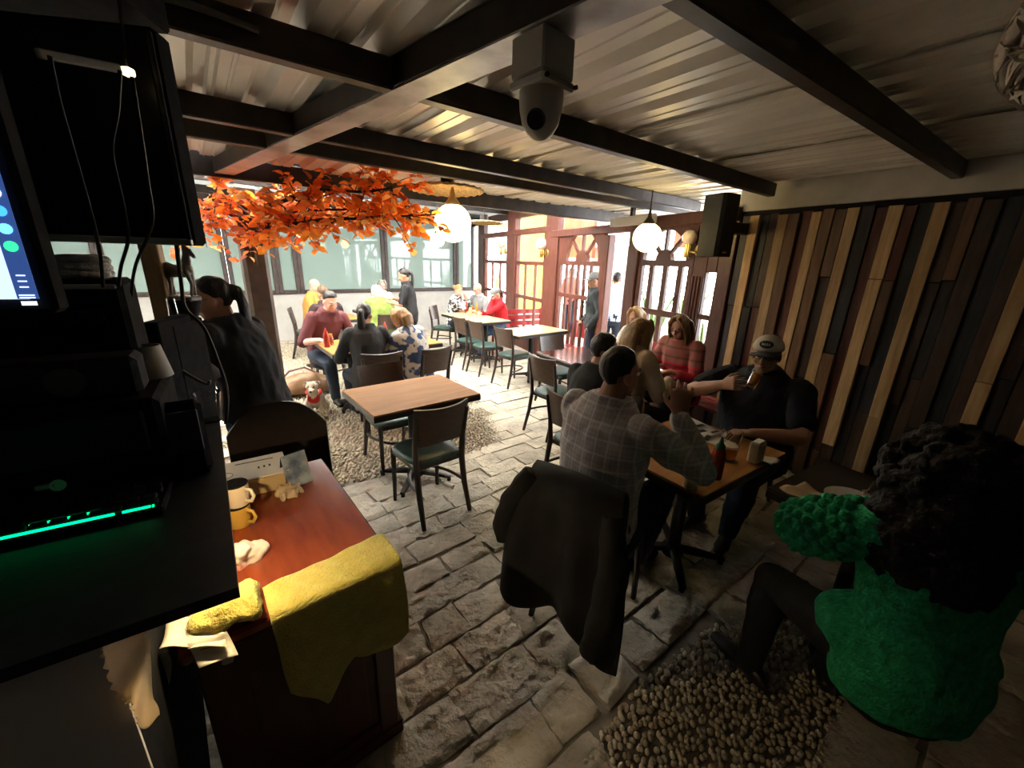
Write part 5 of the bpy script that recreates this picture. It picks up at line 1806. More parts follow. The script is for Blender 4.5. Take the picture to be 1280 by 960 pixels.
bag = thing('leather_bag', 'slouched tan leather bag lying on the pebbles behind the small dog', 'bag', (bp.x - .10, bp.y + .28, 0), radians(35))
M_tan = mat('tan_leather', (.20, .105, .05), .5, c2=(.28, .155, .08), scale=6, bump=.2)
B_ = MB(); B_.loft([(-.36, 0, .085), (-.2, 0, .12), (0, 0, .15), (.2, 0, .145), (.34, 0, .10)], [(.10, .08), (.15, .115), (.165, .145), (.15, .14), (.09, .09)], 16, ax=(0, 1, 0), cap='round')
remesh(B_, 'bag_body', M_tan, bag, .014, 4, nz=.022, nscale=6)
MB().loft([(-.22, -.02, .22), (-.1, .0, .33), (.08, .0, .36), (.22, -.02, .27)], [(.014, .006)] * 4, 8, cap='round').build('strap', mat('dark_red_leather', (.09, .02, .016), .5), bag, smooth=180)
tag(MB().lathe([(0, 0), (.016, 0), (.016, .09), (.010, .09), (.010, .01), (0, .01)], 14, rot=Matrix.Rotation(pi / 2, 3, 'X')).build('paper_roll', M_paper, loc=at_z(556, 604, .017), rz=1.0), 'small white paper roll under the foot of the empty oak table', 'paper roll')
# ================================================================== counter, desk and everything at the till
random.seed(5)
UL_W = 5.5
def emis(name, c, s): return mat(name, c, .4, emit=c, estr=s)
M_ctop = mat('black_worktop', (.010, .010, .011), .55, c2=(.02, .02, .02), scale=20, bump=.05)
M_greyp = mat('grey_painted_board', (.72, .69, .65), .8, c2=(.80, .77, .73), scale=5, bump=.15)
M_blk = mat('black_plastic', (.008, .008, .009), .85, spec=.08, c2=(.018, .018, .019), scale=25)
M_blk2 = mat('charcoal_plastic', (.018, .018, .020), .8, spec=.1, c2=(.042, .042, .045), scale=25)
M_silver = mat('silver_plastic', (.52, .52, .50), .4, .2, c2=(.60, .60, .58), scale=10)
CP = V((-.46, .55, 0)); CX = az(214.6); CY = az(127)       # near corner, front-edge and side-edge directions
def cxy(a_, b_, z=0):
    p = CP + CX * a_ + CY * b_
    return V((p.x, p.y, z))
cen = cxy(.5, .7)
def rel(p): return V((p.x - cen.x, p.y - cen.y, p.z if hasattr(p, 'z') else 0))
counter = thing('till_counter', 'black-topped till counter with grey front, running along the near side', 'counter', cen)
q = [rel(cxy(0, 0)), rel(cxy(0, 1.42)), rel(cxy(.46, 1.42)), rel(cxy(1.15, .46)), rel(cxy(1.15, 0))]
MB().prism([(p.x, p.y) for p in q], 1.178, 1.20).build('worktop', M_ctop, counter, smooth=None)
def panel(name, a0, b0, a1, b1, z0, z1, m, th=.02):
    A, B = rel(cxy(a0, b0)), rel(cxy(a1, b1))
    o = MB().beam(A + V((0, 0, (z0 + z1) / 2)), B + V((0, 0, (z0 + z1) / 2)), th, z1 - z0).build(name, m, counter, smooth=None)
    return o
panel('shade_lip', .008, .16, .008, 1.40, 1.146, 1.178, M_ctop, .012)
panel('front_panel', .178, .045, 1.1, .045, 0, 1.178, M_greyp, .008)
panel('side_panel', .188, .05, .27, 1.36, 0, 1.178, M_blk)
# --- host desk
DZ = .80
DN = V((-.36, 1.08, 0)); DL = az(129.5); DW = az(219)
desk = thing('host_desk', 'dark red polished wooden host desk tucked beside the black counter', 'desk', (DN.x, DN.y, 0), radians(129.5))
# local: x along the desk away from the camera, y = towards the counter (left of x is DW? checked by sign)
sy = 1 if V((-sin(radians(129.5)), cos(radians(129.5)), 0)).dot(DW) > 0 else -1
M_dwood = mat('polished_red_wood', (.15, .022, .007), .24, c2=(.27, .055, .014), scale=2.2, detail=6, stretch=(2, 9, 9), ramp=(.3, .75), coat=.35)
M_dwood2 = wood('dark_red_panel', (.045, .010, .006), (.075, .018, .010), .35, 3, (9, 9, 1.5))
DLEN, DWID = .88, .56
MB().box((DLEN / 2, sy * DWID / 2, DZ - .0175), (DLEN, DWID, .035), bev=.008).build('top', M_dwood, desk)
MB().box((DLEN / 2, sy * DWID / 2, .39), (DLEN - .06, DWID - .08, .74)).build('carcass', M_dwood2, desk, smooth=None)
for yy in (.06, DWID - .06):
    MB().box((.032, sy * yy, .385), (.03, .07, .75), bev=.005).build('stile', M_dwood2, desk)
for zz in (.06, .70):
    MB().box((.032, sy * DWID / 2, zz), (.026, DWID - .18, .09), bev=.005).build('rail', M_dwood2, desk)
MB().box((.036, sy * DWID / 2, .38), (.016, DWID - .24, .50), bev=.012).build('raised_panel', M_dwood2, desk)
MB().box((DLEN / 2, sy * DWID / 2, .03), (DLEN - .02, DWID - .02, .06), bev=.006).build('plinth', M_dwood2, desk)
def dk(x, y, z=0):
    p = DN + DL * x + DW * y
    return V((p.x, p.y, z))
# --- yellow towel folded over the near end of the desk
M_tow = mat('yellow_towel', (.60, .50, .085), .95, c2=(.70, .60, .14), scale=26, bump=1.2, bscale=130, sheen=.3)
def towel(i, j):
    yy = -.012 + .375 * i
    back = .150 - .035 * i
    drop = .30 + .16 * max(0, 1 - abs(i - .74) / .26) - .05 * i + .02 * sin(7 * i)
    Lt = back + drop
    s = j * Lt
    w = .004 * sin(9 * i + 3 * j) + .003 * sin(23 * i + 11 * j)
    if s < back - .012:
        x, z = back - s, DZ + .010 + w * .7
    else:
        r_ = s - (back - .012)
        if r_ < .04:
            a_ = r_ / .04 * pi / 2
            x, z = .012 - .026 * sin(a_), DZ + .010 - .026 * (1 - cos(a_))
        else:
            d_ = r_ - .04
            x = -.014 - .012 * sin(min(1, d_ / .1) * pi / 2) - w * 1.2 * min(1, d_ / .08) - .008 * (1 + sin(i * 8)) * min(1, d_ / .2)
            z = DZ - .016 - d_
            yy += -.03 * (i - .5) * d_ / .3 - (.018 * d_ / .3 if i < .15 else 0)
    p = dk(x, yy)
    return V((p.x, p.y, z)) - V((DN.x, DN.y, 0))
o = MB().grid(towel, 40, 46, .007).build('towel', M_tow, loc=(DN.x, DN.y, 0), smooth=180)
tag(o, 'yellow terry towel hanging over the end of the red desk', 'towel')
def rag(i, j):
    return V()
B_ = MB()
c_ = dk(.0, .47, DZ + .0)
qa, qb = at_z(318, 748, .83), at_z(252, 774, .83)
for k in range(5):
    sh = DL * (.016 * (k - 2))
    a0 = qa + sh - c_; a1 = qb + sh * .8 - c_
    B_.loft([V((a0.x, a0.y, .825 - DZ + .01 * (k % 2))), V(((a0.x + a1.x) / 2, (a0.y + a1.y) / 2, .835 - DZ + .012 * ((k + 1) % 2))), V((a1.x, a1.y, .825 - DZ))], [(.030, .020), (.040, .024), (.030, .020)], 10, cap='round')
tag(remesh(B_, 'cleaning_cloth', M_tow, None, .006, 3, nz=.018, nscale=20, loc=c_), 'crumpled yellow cloth bunched at the counter corner beside the towel', 'cloth')
# --- papers and plastic by the counter corner
M_paper2 = mat('receipt_paper', (.62, .56, .44), .8, c2=(.68, .62, .50), scale=10)
def slip(label, p, dx, dy, bend, prints=0, name='paper_slip', m=M_paper2):
    p, dx, dy = V(p), V(dx), V(dy)
    n = dx.cross(dy).normalized()
    t = thing(name, label, 'paper', p)
    f = lambda i, j: dx * (i - .5) + dy * (j - .5) + n * (bend * (j - .5) ** 2 * 4 + bend * .5 * sin(i * 4 + j * 2))
    MB().grid(f, 6, 8, .001).build('sheet', m, t, smooth=180)
    for k in range(prints):
        pr_ = MB()
        j = .62 - .10 * k
        for q in range(9):
            i0 = .22 + .06 * q
            pr_.add([f(i0, j) + n * .0016, f(i0 + .042, j) + n * .0016, f(i0 + .042, j + .045) + n * .0016, f(i0, j + .045) + n * .0016], [(0, 1, 2, 3)])
        pr_.build('printed_line', M_ink, t, smooth=None)
    return t
e = dk(0, .50, DZ)
def ed(x, y, z): return dk(x, y, z)
def px3(px, py, z): return at_z(px, py, z)
def slip4(label, q, z, bend, prints=0):
    """paper lying along picture corners q (top-left, top-right, bottom-left) at heights z"""
    A, B, C_ = [at_z(x, y, zz) for (x, y), zz in zip(q, z)]
    return slip(label, A + (B - A) / 2 + (C_ - A) / 2, B - A, A - C_, bend, prints)
slip4('white receipt with a dark printed line curling over the desk edge', ((236, 806), (284, 790), (250, 836)), (.825, .825, .79), .010, 1)
slip4('folded receipt lying behind the printed one', ((232, 790), (278, 786), (236, 815)), (.82, .82, .82), .010)
slip4('long receipt strip hanging down beside the torn cloth', ((186, 815), (214, 812), (184, 868)), (.80, .80, .66), .014)
slip4('crumpled receipt on top of the paper pile', ((212, 775), (250, 772), (202, 815)), (.84, .84, .82), .016)
slip4('small torn white slip under the printed receipt', ((280, 808), (294, 806), (278, 828)), (.79, .79, .74), .006)
tp = on_plane(168, 842, cxy(.2, -.01), V((CX.y, -CX.x, 0)))
M_burl = mat('cream_burlap', (.55, .45, .31), .95, c2=(.64, .54, .40), scale=90, bump=.6, bscale=140)
_nt = M_burl.node_tree
_tr = _nt.nodes.new('ShaderNodeBsdfTranslucent'); _tr.inputs[0].default_value = (.85, .74, .58, 1)
_mx = _nt.nodes.new('ShaderNodeMixShader'); _mx.inputs[0].default_value = .75
_nt.links.new(_nt.nodes['Principled BSDF'].outputs[0], _mx.inputs[1]); _nt.links.new(_tr.outputs[0], _mx.inputs[2])
_nt.links.new(_mx.outputs[0], _nt.nodes['Material Output'].inputs[0])
hx_ = -CX
b0 = cxy(0, .028); BN = V((CX.y, -CX.x, 0))
bq = [cxy(.190, .028, 1.172), cxy(.128, .028, 1.172)] + [on_plane(x, y, b0, BN) for x, y in ((174, 905), (197, 899))]
def burl(i, j):
    ww = .105 * (1 - .62 * j)
    s = .02 * sin(j * 9 + i * 5)
    frh = .004 * sin(j * 70) if i == 0 else 0
    p = bq[0].lerp(bq[1], i).lerp(bq[2].lerp(bq[3], i), j)
    return p + CX * frh + BN * (s * .5)
o = MB().grid(burl, 10, 30, .003).build('burlap_cloth', M_burl, smooth=180)
tag(o, 'frayed cream burlap strip hanging from the black counter edge', 'cloth')
# white bag scrap between counter and towel
B_ = MB(); c_ = at_z(303, 704, DZ)
B_.ell((0, 0, .03), (.03, .045, .045)); B_.ell((.02, .03, .02), (.03, .04, .03))
M_bag = mat('white_plastic_bag', (.66, .58, .50), .4, c2=(.70, .30, .22), scale=7, ramp=(.55, .62))
tag(remesh(B_, 'plastic_bag', M_bag, None, .006, 2, nz=.02, nscale=24, loc=c_), 'crumpled white plastic bag with red print on the desk by the counter', 'bag')
# --- small lamp under the worktop that lights the desk
ul = dk(.13, .40, 1.125)
ul = cxy(.042, .44, 1.152)
t = thing('under_counter_lamp', 'small warm puck lamp under the black worktop lighting the red desk', 'lamp', ul)
MB().lathe([(0, .004), (.022, .004), (.024, .024), (0, .025)], 18).build('housing', M_blk, t)
MB().lathe([(0, .001), (.018, .001), (.018, .004), (0, .004)], 18).build('lens', emis('puck_glow', (1, .74, .36), 3), t)
lo = lamp('puck_light', 'SPOT', (0, 0, -.004), UL_W, (1.0, .74, .40), .012, None, 165, .25)
lo.parent = t
# --- box of menus, tent card, napkin, mugs
M_card = mat('tan_cardboard', (.44, .30, .14), .85, c2=(.50, .36, .18), scale=12)
bx = at_z(318, 617, DZ); bx = V((bx.x - .06, bx.y + .06, DZ))
t = thing('menu_box', 'shallow tan cardboard box holding printed menus on the red desk', 'box', bx, radians(33))
MB().box((0, 0, .035), (.27, .20, .07), bev=.003).build('carton', M_card, t)
tag(MB().box((-.01, .005, .0725), (.28, .20, .003)).build('menu_sheet', M_paper, t), 'top menu sheet with a thin ellipse and three dark marks')
MB().box((.012, .0, .0765), (.27, .20, .003), Matrix.Rotation(.06, 3, 'Z')).build('menu_sheet', M_paper, t)
pr_ = MB()
pr_.loft([(-.09 + .045 * cos(q * pi / 12), -.03 + .030 * sin(q * pi / 12), .0785) for q in range(24)], .0011, 4, close=True)
for k in range(3):
    pr_.box((.045 + .02 * k, -.01 + .002 * k, .0785), (.007, .018, .001), Matrix.Rotation(.06, 3, 'Z'))
pr_.box((.03, .06, .0785), (.14, .006, .001)); 
pr_.build('print', M_ink, t)
tc_ = at_z(366, 606, DZ)
t = thing('tent_card', 'folded tent card with a blue picture standing on the red desk', 'sign', (tc_.x, tc_.y + .03, DZ), radians(52))
M_pic = mat('blue_print', (.10, .13, .20), .25, c2=(.42, .48, .56), scale=14, coat=.3)
Ht, Wb = .135, .048
for s in (-1, 1):
    MB().add([(-.05, s * Wb, 0), (.05, s * Wb, 0), (.05, 0, Ht), (-.05, 0, Ht), (-.05, s * (Wb - .003), 0), (.05, s * (Wb - .003), 0), (.05, 0, Ht - .004), (-.05, 0, Ht - .004)],
             [(0, 1, 2, 3), (7, 6, 5, 4), (0, 4, 5, 1), (1, 5, 6, 2), (3, 7, 4, 0)]).build('card_face', M_pic if s < 0 else M_blk2, t, smooth=None)
B_ = MB(); nc = at_z(362, 618, DZ)
for k in range(6):
    a_ = k * 1.1
    B_.loft([(0, 0, .01), (.035 * cos(a_), .035 * sin(a_), .022), (.05 * cos(a_ + .4), .05 * sin(a_ + .4), .008)], [(.020, .008), (.022, .007), (.012, .005)], 8, cap='round')
tag(remesh(B_, 'napkin', M_nap, None, .004, 1, nz=.010, nscale=40, loc=nc), 'crumpled kraft paper napkin in front of the tent card', 'napkin')
M_enam = mat('cream_enamel', (.62, .52, .36), .25, c2=(.68, .58, .42), scale=6, coat=.4)
M_yellowmug = mat('ochre_glaze', (.50, .30, .05), .3, c2=(.56, .35, .07), scale=6, coat=.4)
M_honey = mat('yellow_drink', (.62, .40, .05), .2)
def mug(label, p, m, fill=None):
    t = thing('mug', label, 'mug', p, radians(-10))
    MB().lathe([(0, 0), (.034, 0), (.037, .004), (.039, .080), (.036, .080), (.034, .008), (0, .006)], 24).build('mug_wall', m, t, smooth=50)
    MB().lathe([(.0385, .077), (.040, .081), (.0375, .0835), (.0355, .080)], 24).build('rim_band', M_blk, t, smooth=60)
    MB().loft([(.036, 0, .066), (.062, 0, .064), (.070, 0, .042), (.058, 0, .020), (.037, 0, .018)], (.005, .007), 8, ax=(0, 1, 0), cap='round').build('handle', m, t, smooth=180)
    return t
mp = at_z(301, 655, DZ); mp = V((mp.x, mp.y, DZ))
mug('ochre mug standing on the red desk against the counter', mp, M_yellowmug)
mug('cream enamel mug with black rim stacked on the ochre mug', mp + V((.004, .004, .084)), M_enam)
# --- round-backed chair behind the desk
rb = thing('round_backed_chair', 'chair with big rounded dark brown back behind the red desk', 'chair', (-1.42, 2.02, 0), radians(38 - 180))
M_rb = wood('very_dark_brown_wood', (.020, .012, .009), (.032, .020, .015), .4, 4, (5, 5, 5))
def rbf(i, j):
    x = (i - .5) * 2
    top = .99 - .14 * abs(x) ** 2.6
    z = .50 + (top - .50) * j
    return (x * .235, -.19 - .04 * j + .045 * x * x, z)
rb.location = (-1.15, 1.82, 0); rb.rotation_euler = (0, 0, radians(-58 - 90))
MB().grid(rbf, 20, 10, .020).build('backrest', M_rb, rb, smooth=50)
MB().box((0, .02, .45), (.44, .42, .05), bev=.018).build('seat', M_rb, rb)
for sx in (-1, 1):
    for sy_ in (-1, 1):
        MB().loft([(sx * .18, sy_ * .17 + .02, .43), (sx * .20, sy_ * .19 + .02, 0)], [.02, .014], 8).build('leg', M_rb, rb)

# --- television and cabinet over the counter
tv0 = at_y(243, 307, 1.0)
TVX = V((-.985, -.17, 0)).normalized()
TVN = V((TVX.y, -TVX.x, 0))
if TVN.dot(EYE - tv0) < 0: TVN = -TVN
tv = thing('television', 'big dark switched-off television with silver bottom edge hung over the counter', 'television', tv0, atan2(TVX.y, TVX.x))
tsg = 1 if V((-sin(atan2(TVX.y, TVX.x)), cos(atan2(TVX.y, TVX.x)), 0)).dot(TVN) > 0 else -1
W_, H_ = .74, .43
MB().box((W_ / 2, -tsg * .03, H_ / 2), (W_, .06, H_), bev=.008).build('shell', M_blk, tv)
MB().box((W_ / 2, tsg * .003, H_ / 2 + .008), (W_ - .03, .004, H_ - .035)).build('screen', mat('dark_screen', (.006, .006, .007), .35), tv, smooth=None)
MB().box((W_ / 2, tsg * .003, .007), (W_ - .004, .014, .016), bev=.003).build('silver_edge', M_silver, tv)
MB().box((.007, tsg * .003, H_ / 2), (.010, .012, H_ - .02), bev=.003).build('side_bezel', M_blk2, tv)
cab = thing('wall_cabinet', 'black cabinet under the roof above the television', 'cabinet', tv0 + V((0, 0, H_ + .015)), atan2(TVX.y, TVX.x))
ch = 2.40 - (tv0.z + H_ + .015)
MB().box((.43, -tsg * .03, ch / 2 + .01), (.80, .20, ch - .02), bev=.006).build('carcass', M_blk, cab)
MB().box((.43, tsg * .078, ch / 2 + .01), (.78, .016, ch - .05), bev=.004).build('door', M_blk2, cab)
lp = at_y(160, 90, .93)
st = thing('led_strip', 'short aluminium strip with one bright warm LED on the cabinet underside', 'lamp', (0, 0, 0))
st.location = lp
A_ = at_y(46, 66, .80) - lp; B2 = at_y(150, 86, .915) - lp
MB().beam(A_, B2, .012, .014, bev=.002).build('profile', M_silver, st)
MB().box((0, 0, 0), (.018, .018, .014), bev=.003).build('led', mat('warm_led', (1, .8, .5), .3, emit=(1, .74, .36), estr=2.2), st)
MB().beam(V((.0, .0, .008)), V((.005, .012, tv0.z + H_ + .03 - lp.z)), .004, .004).build('clip', M_steel, st)
# hanging cables in front of the television
for lab, pts in (('thin black cable hanging before the television, close to the lit monitor', [(62, 70, .80), (75, 130, .80), (95, 200, .82), (122, 300, .86), (128, 345, .95), (130, 380, 1.06)]),
                 ('dark cable dropping from the LED strip down to the printer box', [(150, 88, .88), (147, 140, .88), (140, 190, .88), (155, 260, .9), (160, 300, .92), (150, 340, .98), (148, 390, 1.08)]),
                 ('dark cable along the television side dropping behind the binders', [(165, 96, .88), (175, 160, .88), (185, 230, .9), (190, 280, .92), (170, 330, .98), (165, 365, 1.08), (166, 410, 1.16)])):
    cable(lab, [at_y(*q) for q in pts], .0035, M_cab)
cable('black power lead drooping past the statuette to the counter edge', [at_y(220, 300, 1.05), at_y(226, 350, 1.12), at_y(232, 385, 1.2), at_y(255, 410, 1.22), at_y(272, 450, 1.22), at_y(284, 490, 1.24), at_y(282, 530, 1.22)], .005, M_cab)
cable('stiff dark cable bent over the bottles', [at_y(212, 452, 1.25), at_y(235, 468, 1.28), at_y(258, 480, 1.3), at_y(262, 476, 1.3)], .005, M_cabg)

# --- lit monitor
mo0 = at_y(72, 392, .52)
MX = V((-.90, -.42, 0)).normalized()
mrz = atan2(MX.y, MX.x)
MN = V((MX.y, -MX.x, 0))
if MN.dot(EYE - mo0) < 0: MN = -MN
ms = 1 if V((-sin(mrz), cos(mrz), 0)).dot(MN) > 0 else -1
mon = thing('till_monitor', 'lit computer monitor with pale page and dark blue icon bar on the counter', 'monitor', mo0, mrz)
MW, MH = .40, .30
MB().box((MW / 2, -ms * .02, MH / 2), (MW, .035, MH), bev=.006).build('bezel', M_blk, mon)
MB().box((MW / 2 + .004, ms * .0005, MH / 2 + .004), (MW - .034, .003, MH - .030)).build('screen', emis('page_glow', (.42, .55, .92), .75), mon, smooth=None)
MB().box((.021, ms * .003, MH / 2 + .004), (.019, .002, MH - .031)).build('icon_bar', emis('bar_glow', (.03, .07, .24), .45), mon, smooth=None)
for z_, c, nm in ((.142, (.75, .85, 1), 'white_icon'), (.122, (.05, .35, 1), 'blue_icon'), (.102, (.15, .5, .95), 'pale_blue_icon'), (.082, (.03, .75, .25), 'green_icon')):
    MB().lathe([(0, 0), (.0062, 0), (.0062, .001), (0, .001)], 14, (.021, ms * .0042, z_), Matrix.Rotation(-ms * pi / 2, 3, 'X')).build(nm, emis(nm, c, .8), mon)
for k, z_ in enumerate((.048, .041, .034, .024, .021, .014)):
    MB().box((.021, ms * .0045, z_), (.008 + .006 * (k > 2), .001, .0016 if k != 5 else .005)).build('clock_text', emis('clock_glow', (.7, .8, 1), .6), mon, smooth=None)
for k in range(9):
    MB().box((.12 + .01 * (k % 3), ms * .003, .03 + .022 * k), (.13 - .03 * (k % 2), .001, .0022)).build('text_line', emis('text_glow', (.14, .22, .5), .5), mon, smooth=None)
foot = mo0 + MX * .2
MB().box((.2, -ms * .055, MH / 2), (.10, .035, .10), bev=.006).build('mount_plate', M_blk, mon)
MB().beam((.2, -ms * .07, MH / 2), (.62, -ms * .36, MH / 2), .04, .05, bev=.004).build('wall_arm', M_blk, mon)
MB().beam((.62, -ms * .36, MH / 2), (1.06, -ms * .30, MH / 2), .04, .05, bev=.004).build('wall_arm', M_blk, mon)

# --- till equipment (kept in the dark)
def cbox(name, label, cat, a_, b_, z, d, rz=0, m=M_blk, bev=.012):
    t = thing(name, label, cat, cxy(a_, b_, z), radians(214.6) + rz)
    MB().box((0, 0, d[2] / 2), d, bev=bev).build('housing', m, t)
    return t
reg = cbox('cash_register', 'black cash register body on the counter behind the glowing keyboard', 'cash register', .30, .62, 1.20, (.42, .30, .22))
MB().box((0, .155, .15), (.36, .012, .10), bev=.004).build('drawer_face', M_blk2, reg)
MB().box((.0, .163, .06), (.03, .008, .012), bev=.002).build('lock', M_silver, reg)
tape = cbox('twin_reel_unit', 'dark grey panel with two round reels on top of the cash register', 'printer', .30, .56, 1.42, (.36, .10, .095), m=M_blk2)
for s in (-.06, .07):
    MB().lathe([(0, 0), (.033, 0), (.034, .004), (.028, .008), (.012, .006), (0, .006)], 24, (s, .05, .048), Matrix.Rotation(-pi / 2, 3, 'X')).build('reel', mat('grey_reel', (.085, .08, .078), .5), tape, smooth=40)
prn = cbox('receipt_printer', 'black receipt printer box under the television, rope on its top', 'printer', .275, .76, 1.42, (.29, .18, .255))
MB().box((0, .093, .17), (.20, .01, .03), bev=.003).build('paper_slot', M_blk2, prn)
MB().box((.0, .09, .24), (.27, .012, .012), bev=.003).build('lid_edge', M_silver, prn)
# rope hank lying on the printer
M_rope = mat('white_rope', (.70, .67, .60), .9, c2=(.78, .75, .68), scale=60, bump=.8, bscale=90)
rp = thing('rope_hank', 'hank of white rope lying on the receipt printer under the television', 'rope', cxy(.235, .76, 1.676), radians(214.6))
for k in range(5):
    pts = []
    for q in range(28):
        a_ = 2 * pi * q / 28
        pts.append((.075 * cos(a_), .035 * sin(a_) + .004 * k, .012 + .017 * (k % 3) + .003 * sin(a_ * 3 + k)))
    MB().loft(pts, .0095, 8, close=True).build('coil', M_rope, rp, smooth=180)
# keyboard with green backlight
kb = thing('keyboard', 'black keyboard with green backlight under its keys', 'keyboard', at_z(52, 655, 1.20), radians(214.6 - 3))
MB().box((0, 0, .010), (.42, .15, .018), bev=.005).build('case', M_blk, kb)
keys = MB()
for r_ in range(5):
    for q in range(14):
        keys.box((-.186 + q * .0285 + (r_ % 2) * .006, -.054 + r_ * .027, .023), (.024, .022, .010), bev=.002)
tag(keys.build('keys', M_blk2, kb), kind='stuff')
M_grn = emis('green_backlight', (.0, .9, .25), 1.1)
for (x, y, w_, d_) in ((.0, .0675, .26, .0035), (-.165, .0675, .045, .0035), (-.05, .0405, .10, .003), (-.192, .055, .003, .03)):
    MB().box((x, y, .0215), (w_, d_, .004)).build('glow_strip', M_grn, kb, smooth=None)
# mouse, pens, card terminal, cups, binders, bottles, statuette, post
def small(px, py, z): return at_z(px, py, z)
p_ = small(92, 572, 1.20)
MB().lathe([(.008, 0), (.013, 0), (.013, .003), (.008, .003), (.008, 0)], 14, (-.02, .166, .06), Matrix.Rotation(-pi / 2, 3, 'X')).build('green_indicator', emis('dim_green', (.02, .08, .03), .06), reg)
for k, (px, py) in enumerate(((152, 630), (163, 622))):
    q = small(px, py, 1.20)
    t = thing('pen', ('clear ballpoint pen lying on the counter beside the keyboard', 'silver pen lying next to the clear ballpoint on the counter')[k], 'pen', V((q.x, q.y, 1.20)), radians(150))
    MB().loft([(-.06, 0, .006), (.05, 0, .006)], .0055, 8).build('barrel', M_silver if k else M_gl, t)
    MB().loft([(.05, 0, .006), (.068, 0, .005)], [.005, .001], 8).build('tip', M_blk2, t)
q = small(237, 596, 1.20)
t = thing('card_terminal', 'dark card payment terminal with grey screen leaning at the counter edge', 'terminal', V((q.x, q.y, 1.20)), radians(-50 + 90))
R_ = Matrix.Rotation(radians(-22), 3, 'X')
MB().box((0, .03, .095), (.105, .045, .19), R_, bev=.014).build('housing', M_blk, t)
MB().box((0, .0095, .118), (.085, .006, .105), R_, bev=.003).build('screen', mat('dim_terminal_screen', (.040, .042, .048), .3), t)
MB().box((0, .055, .012), (.10, .12, .024), bev=.008).build('cradle', M_blk, t)
q = cxy(.02, .90, 1.20)
t = thing('plastic_cup', 'clear crumpled plastic cup beside the cash register', 'cup', q)
MB().lathe([(0, 0), (.030, 0), (.040, .10), (.038, .10), (.029, .004), (0, .004)], 14).build('cup_wall', M_gl, t, smooth=50)
q = cxy(.20, 1.00, 1.20)
for k, (a_, b_, h) in enumerate(((.085, .98, .34), (.055, 1.05, .32))):
    t = thing('binder', ('black ring binder standing upright beside the bottles', 'second black ring binder standing against the first one')[k], 'binder', cxy(a_, b_, 1.20), radians(214.6 + 70))
    MB().box((0, 0, h / 2), (.20, .045, h), bev=.004).build('cover', M_blk, t)
    MB().box((.004, 0, h / 2), (.188, .036, h - .012)).build('pages', M_blk2, t)
    MB().box((-.101, .012, h / 2), (.003, .004, h * .96)).build('silver_edge', M_silver, t)
t = thing('paper_cup', 'small pale cup on top of the cash register by the binders', 'cup', cxy(.12, .70, 1.42))
MB().lathe([(0, 0), (.045, 0), (.030, .085), (.028, .085), (.04, .003), (0, .003)], 18).build('cup_wall', mat('pale_beige_cup', (.40, .37, .30), .6), t, smooth=50)
M_oil = mat('golden_oil', (.55, .40, .02), .08, trans=.5, ior=1.4)
ob = at_y(229, 447, 1.58)
t = thing('oil_bottle', 'tall clear bottle of golden oil beside the binders', 'bottle', V((ob.x, ob.y, 1.20)))
MB().lathe([(0, 0), (.034, 0), (.036, .01), (.036, .24), (.016, .31), (.014, .37), (.012, .37), (.014, .31), (.033, .238), (.033, .006), (0, .006)], 18).build('bottle_glass', M_gl, t, smooth=50)
MB().lathe([(0, .008), (.032, .008), (.032, .225), (.013, .30), (0, .30)], 18).build('oil', M_oil, t, smooth=50)
for k, (px, py, y_, h) in enumerate(((241, 492, 1.47, .22), (249, 505, 1.40, .20))):
    q = at_y(px, py, y_)
    t = thing('metal_shaker', ('silver metal shaker bottle next to the golden oil', 'second silver metal shaker, the one closer to the counter edge')[k], 'bottle', V((q.x, q.y, 1.20)))
    MB().lathe([(0, 0), (.022, 0), (.024, .01), (.024, h * .6), (.012, h * .8), (.012, h), (0, h)], 16).build('shell', M_chr, t, smooth=50)
    MB().lathe([(.013, h * .97), (.013, h * 1.06), (0, h * 1.08)], 12).build('cap', M_silver, t, smooth=50)
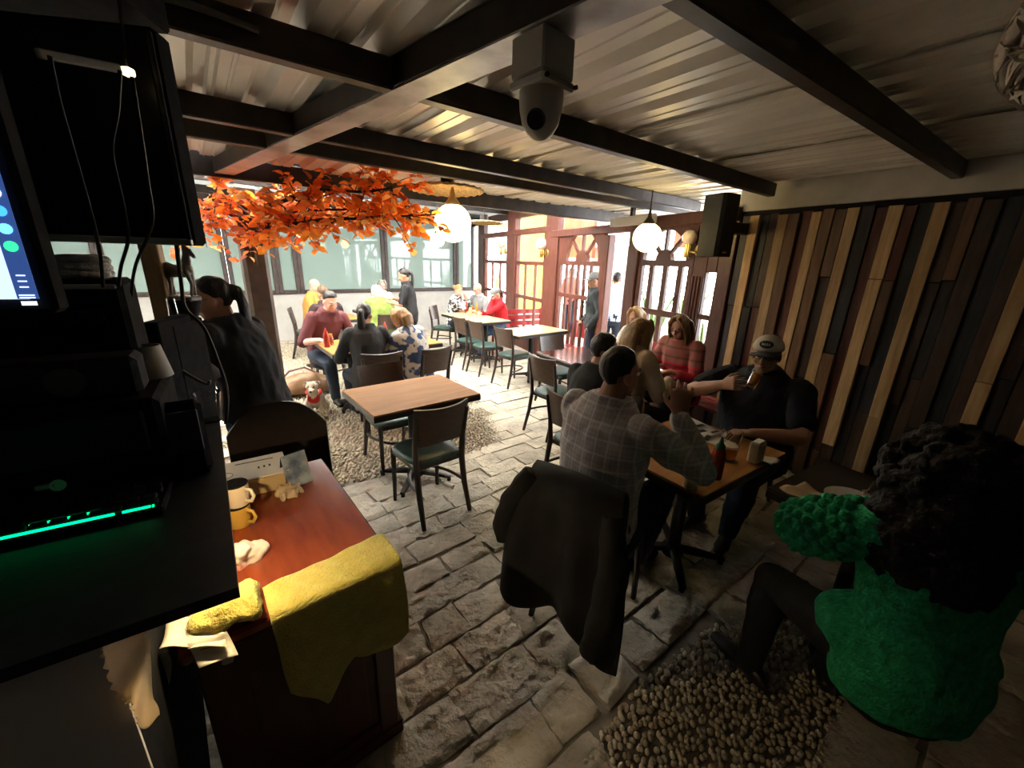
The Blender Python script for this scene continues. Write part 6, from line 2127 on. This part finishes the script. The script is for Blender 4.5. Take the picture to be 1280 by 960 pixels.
# carved horse statuette on a dark pedestal
hb = at_y(229, 369, 1.72)
M_horse = mat('grey_bronze', (.26, .25, .23), .5, .2, c2=(.40, .38, .35), scale=20, bump=.3)
t = thing('horse_statuette', 'grey carved horse statuette on a dark pedestal, seen against the frosted window', 'statuette', V((hb.x, hb.y, 0)), radians(-8))
zb = hb.z
MB().lathe([(.075, 1.20), (.075, 1.23), (.045, 1.27), (.040, zb - .09), (.060, zb - .03), (.062, zb - .02), (0, zb - .02)], 20).build('pedestal', M_blk2, t, smooth=50)
MB().box((0, 0, zb - .012), (.125, .06, .022), bev=.006).build('plinth', M_horse, t)
Hm = MB()
z0 = zb
Hm.loft([(-.050, 0, z0 + .105), (-.02, 0, z0 + .098), (.02, 0, z0 + .100), (.045, 0, z0 + .112)], [(.024, .030), (.022, .026), (.022, .028), (.020, .028)], 12, ax=(0, 1, 0), cap='round')
Hm.loft([(.040, 0, z0 + .12), (.052, 0, z0 + .155), (.055, 0, z0 + .182)], [(.014, .024), (.011, .018), (.010, .014)], 10, ax=(0, 1, 0), cap='round')
Hm.loft([(.050, 0, z0 + .188), (.070, 0, z0 + .182), (.088, 0, z0 + .158)], [(.010, .013), (.010, .012), (.007, .008)], 10, ax=(0, 1, 0), cap='round')
for x_, y_, kx in ((-.050, .014, -.008), (-.044, -.014, .010), (.044, .013, .004), (.050, -.013, .016)):
    Hm.loft([(x_, y_, z0 + .10), (x_ + kx, y_, z0 + .05), (x_ + kx * .4, y_, z0 + .004)], [.012, .0065, .0065], 8, cap='round')
Hm.loft([(-.070, 0, z0 + .115), (-.082, 0, z0 + .09), (-.078, 0, z0 + .055)], [.007, .009, .004], 8, cap='round')
for s in (-1, 1): Hm.loft([(.052, s * .006, z0 + .193), (.050, s * .008, z0 + .207)], [.004, .001], 6)
remesh(Hm, 'horse', M_horse, t, .0035, 1)
pp = at_y(196, 345, 1.70)
pst = struct(MB().box((0, 0, (1.20 + 2.42) / 2), (.062, .062, 1.22), bev=.004).build('trim_13', PL[0], loc=(pp.x, pp.y, 0), rz=.4))
